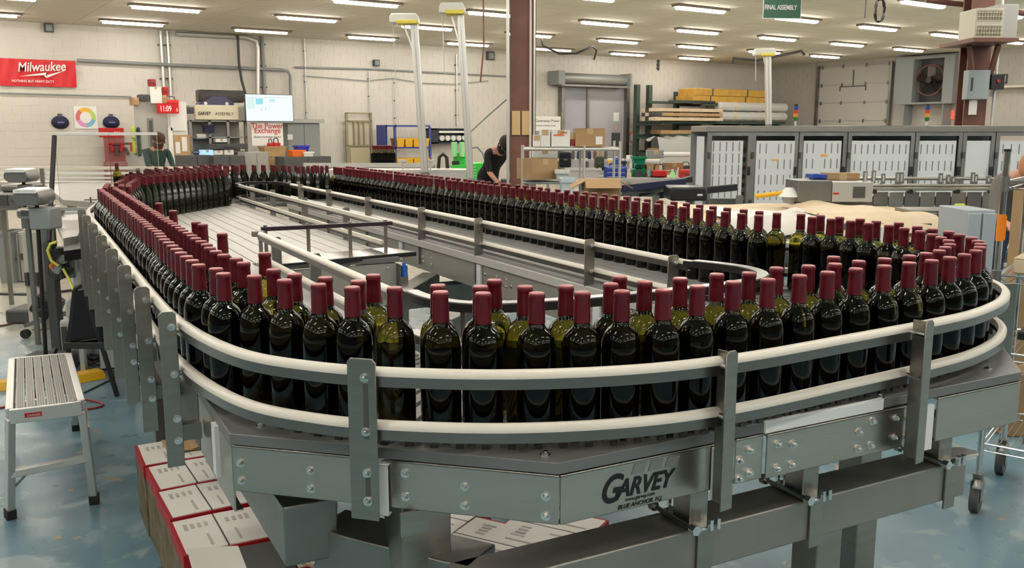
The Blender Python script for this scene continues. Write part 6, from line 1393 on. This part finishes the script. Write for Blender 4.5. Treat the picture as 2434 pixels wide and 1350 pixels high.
# ------------------------------------------------------------------ people
def person(label, base, rz, J, R, E, matfn, mats, extra=None, lv=1):
    """J: joints; E: edges; R: radii. grown as one skin surface, then baked"""
    t = thing('person', label, 'person', base, rz)
    names = list(J); me = D.meshes.new('body'); me.from_pydata([J[n] for n in names], [(names.index(a), names.index(b)) for a, b in E], [])
    o = D.objects.new('body', me); C.objects.link(o); o.modifiers.new('s', 'SKIN'); ss = o.modifiers.new('u', 'SUBSURF'); ss.levels = 2; ss.render_levels = 2
    for i, n in enumerate(names):
        r = R[n]; o.data.skin_vertices[0].data[i].radius = r if isinstance(r, tuple) else (r, r); o.data.skin_vertices[0].data[i].use_root = (n == 'pelvis')
    bpy.context.view_layer.update()
    m2 = D.meshes.new_from_object(o.evaluated_get(bpy.context.evaluated_depsgraph_get())); D.objects.remove(o)
    m2.materials.clear()
    for m in mats: m2.materials.append(m)
    for p in m2.polygons: p.material_index = matfn(p.center); p.use_smooth = True
    m2.name = 'body'; b = D.objects.new('body', m2); C.objects.link(b); b.parent = t
    return t
def std_fig(lean=0.0, side=0.0, hf=1.0, arms=((.25, .25), (.2, .3)), knee=0):
    """front is +x; lean tips the trunk forward (radians), arms: (upper, lower) pitch"""
    J = {}; J['pelvis'] = Vector((0, 0, .95)); u = Vector((sin(lean), 0, cos(lean)))
    J['waist'] = J['pelvis'] + u * .16; J['chest'] = J['pelvis'] + u * .36; J['collar'] = J['pelvis'] + u * .52; n = Vector((sin(lean * 1.35), 0, cos(lean * 1.35)))
    J['neck'] = J['collar'] + n * .07; J['jaw'] = J['neck'] + n * .07 + Vector((.02, 0, 0)); J['brow'] = J['jaw'] + n * .09; J['crown'] = J['brow'] + n * .055 + Vector((-.01, 0, 0))
    J['nose'] = J['jaw'] + n * .045 + Vector((cos(lean * 1.35), 0, -sin(lean * 1.35))) * .105
    E = [('pelvis', 'waist'), ('waist', 'chest'), ('chest', 'collar'), ('collar', 'neck'), ('neck', 'jaw'), ('jaw', 'brow'), ('brow', 'crown'), ('brow', 'nose')]
    R = dict(pelvis=(.15, .12), waist=(.145, .11), chest=(.165, .12), collar=(.12, .09), neck=.052, jaw=(.060, .066), brow=(.070, .082), crown=(.052, .06), nose=.016)
    for s, nm in ((1, 'l'), (-1, 'r')):
        J['hip' + nm] = Vector((0, .10 * s, .88)); J['knee' + nm] = Vector((.03 + knee, .11 * s, .50)); J['ankle' + nm] = Vector((-.02 + knee * .3, .12 * s, .09)); J['toe' + nm] = Vector((.16 + knee * .3, .13 * s, .035))
        R.update({'hip' + nm: .095, 'knee' + nm: .062, 'ankle' + nm: .042, 'toe' + nm: .035}); E += [('pelvis', 'hip' + nm), ('hip' + nm, 'knee' + nm), ('knee' + nm, 'ankle' + nm), ('ankle' + nm, 'toe' + nm)]
        a = arms[0 if s > 0 else 1]; J['sh' + nm] = J['collar'] + Vector((0, .185 * s, -.02)); J['el' + nm] = J['sh' + nm] + Vector((sin(a[0]), .06 * s, -cos(a[0]))) * .29; J['wr' + nm] = J['el' + nm] + Vector((sin(a[1]), -.12 * s, -cos(a[1]))) * .25
        f = Vector((sin(a[1]), -.1 * s, -cos(a[1]))).normalized(); J['palm' + nm] = J['wr' + nm] + f * .07
        R.update({'sh' + nm: .062, 'el' + nm: .043, 'wr' + nm: .028, 'palm' + nm: (.036, .018)}); E += [('collar', 'sh' + nm), ('sh' + nm, 'el' + nm), ('el' + nm, 'wr' + nm), ('wr' + nm, 'palm' + nm)]
        sd = Vector((0, 1, 0))
        for k in range(4):
            o_ = (k - 1.5) * .021; ln = (.075, .085, .08, .062)[k]; J['f%d' % k + nm] = J['palm' + nm] + sd * o_ + f * ln * .55; J['g%d' % k + nm] = J['f%d' % k + nm] + (f * .6 + Vector((.2, 0, -.6))).normalized() * ln * .45
            R['f%d' % k + nm] = .009; R['g%d' % k + nm] = .007; E += [('palm' + nm, 'f%d' % k + nm), ('f%d' % k + nm, 'g%d' % k + nm)]
        J['th' + nm] = J['wr' + nm] + f * .04 - sd * s * .04; R['th' + nm] = .010; E += [('wr' + nm, 'th' + nm)]
    return J, R, E
def hat(t, J, m, lean, face=False, brim=True, r=.108, name='cap'):
    c = J['brow'] * .55 + J['crown'] * .45; M = Matrix.Translation(c) @ Matrix.Rotation(lean * 1.35, 4, 'Y')
    mb = MB(); mb.lathe([(r * .98, -.01), (r * 1.0, .03), (r * .85, .075), (r * .5, .10), (.001, .108)], 18, sx=1.08)
    mb.v = [tuple(M @ Vector(v)) for v in mb.v]; h = obj(name, mb, m, t, smooth=60)
    if brim:
        b = MB(); b.prism([(.06, -.08), (.17, -.06), (.20, 0), (.17, .06), (.06, .08)], -.008, .0); b.v = [tuple(M @ Vector(v)) for v in b.v]; obj('visor', b, m, t)
def mask(t, J, lean, m):
    M = Matrix.Translation(J['jaw'] + Vector((.0, 0, 0))) @ Matrix.Rotation(lean * 1.35, 4, 'Y'); mb = MB()
    mb.lathe([(.088, -.05), (.100, -.01), (.098, .035)], 18, sx=1.05, sy=.85); mb.v = [tuple(M @ Vector((x + .012, y, z))) for x, y, z in mb.v]; obj('face_mask', mb, m, t, smooth=60)
def eyes(t, J, lean):
    M = Matrix.Translation(J['brow']) @ Matrix.Rotation(lean * 1.35, 4, 'Y')
    for s in (-1, 1): e_ = MB(); e_.lathe([(.001, -.008), (.008, 0), (.001, .008)], 10); e_.v = [tuple(M @ Vector((x + .088, y + .032 * s, z - .015))) for x, y, z in e_.v]; obj('eye', e_, ink, t)
    for s in (-1, 1): e_ = MB(); e_.cb((.0, .083 * s, -.02), (.03, .014, .05)); e_.v = [tuple(M @ Vector(v)) for v in e_.v]; obj('ear', e_, skin, t, bev=.005)
# middle man, bending right over his bench
lean = .80; J, R, E = std_fig(lean, arms=((.15, .9), (.35, 1.0)))
P = at(1158, 430, 13.6); P.z = 0
def mf(c): 
    u = (c.x - 0) * sin(lean) + (c.z - .95) * cos(lean)
    if c.z < .93 and (Vector((c.x, 0, c.z)) - Vector((0, 0, .9))).length < 1 and u < .02: return 2
    if u > .54 and abs(c.y) < .13: return 0
    el = min((c - J['ell']).length, (c - J['elr']).length); 
    if c.z < J['ell'].z + .02 and c.x > .25 and abs(c.y) > .04 and u < .5: return 0
    return 1
t = person('man in a black T-shirt, black cap and mask bending over a bench', P, VR - radians(62), J, R, E, mf, [skin, blackcloth, navy])
hat(t, J, mat('cap_dark', (.03, .025, .02), .8), lean); mask(t, J, lean, blackcloth); eyes(t, J, lean)
for s in (-1, 1): e_ = MB().tube([J['brow'] + Vector((.095 * cos(lean * 1.35), .03 * s, -.095 * sin(lean * 1.35) - .01)) + Vector((.0, .02 * cos(a), .018 * sin(a))) for a in [i * pi / 5 for i in range(11)]], .003, 5); obj('glasses', e_, dgrey, t)
s = vs_('work_bench', 'small dark bench under the hands of the man in black', 'bench', (1190, 428, 1250, 440), 12.7, .4, dgrey, 'cabinet', to_floor=True)
# left man in green
lean = .3; J, R, E = std_fig(lean, arms=((.5, 1.3), (.5, 1.4)))
P = at(368, 400, 15.5); P.z = -0.0
def mg(c):
    u = c.x * sin(lean) + (c.z - .95) * cos(lean)
    if c.z < .93 and u < .05: return 2
    if u > .56 and abs(c.y) < .14: return 0
    if min((c - J['wrl']).length, (c - J['wrr']).length, (c - J['palml']).length, (c - J['palmr']).length) < .10: return 0
    return 1
t = person('seated-height man in a dark green sweater behind the cross conveyor, left', P, VR - radians(50), {k: Vector((v.x, v.y, v.z * .88)) for k, v in J.items()}, R, E, lambda c: mg(Vector((c.x, c.y, c.z / .88))), [skin, greencloth, denim])
t['label'] = 'man in a dark green sweater and dark cap behind the cross conveyor'
J = {k: Vector((v.x, v.y, v.z * .88)) for k, v in J.items()}
hat(t, J, mat('cap_brown', (.05, .025, .015), .8), lean); eyes(t, J, lean); mask(t, J, lean, mat('beard', (.06, .02, .015), .8))
# right man leaning in
lean = .90; J, R, E = std_fig(lean, arms=((.5, 1.45), (.5, 1.5)))
P = at(2398, 640, 6.8); P.z = 0
def mr_(c):
    u = c.x * sin(lean) + (c.z - .95) * cos(lean)
    if c.z < .94 and u < .02: return 2
    if u > .56 and abs(c.y) < .14: return 0
    if min((c - J['palml']).length, (c - J['palmr']).length) < .11: return 0
    return 1
t = person('man in a grey sweater and jeans leaning over the wire cart at the right edge', P, VR - radians(110), J, R, E, mr_, [skin, greycloth, denim])
hat(t, J, mat('tan_cap', (.50, .22, .11), .8), lean, brim=False, name='knit_hat'); eyes(t, J, lean)
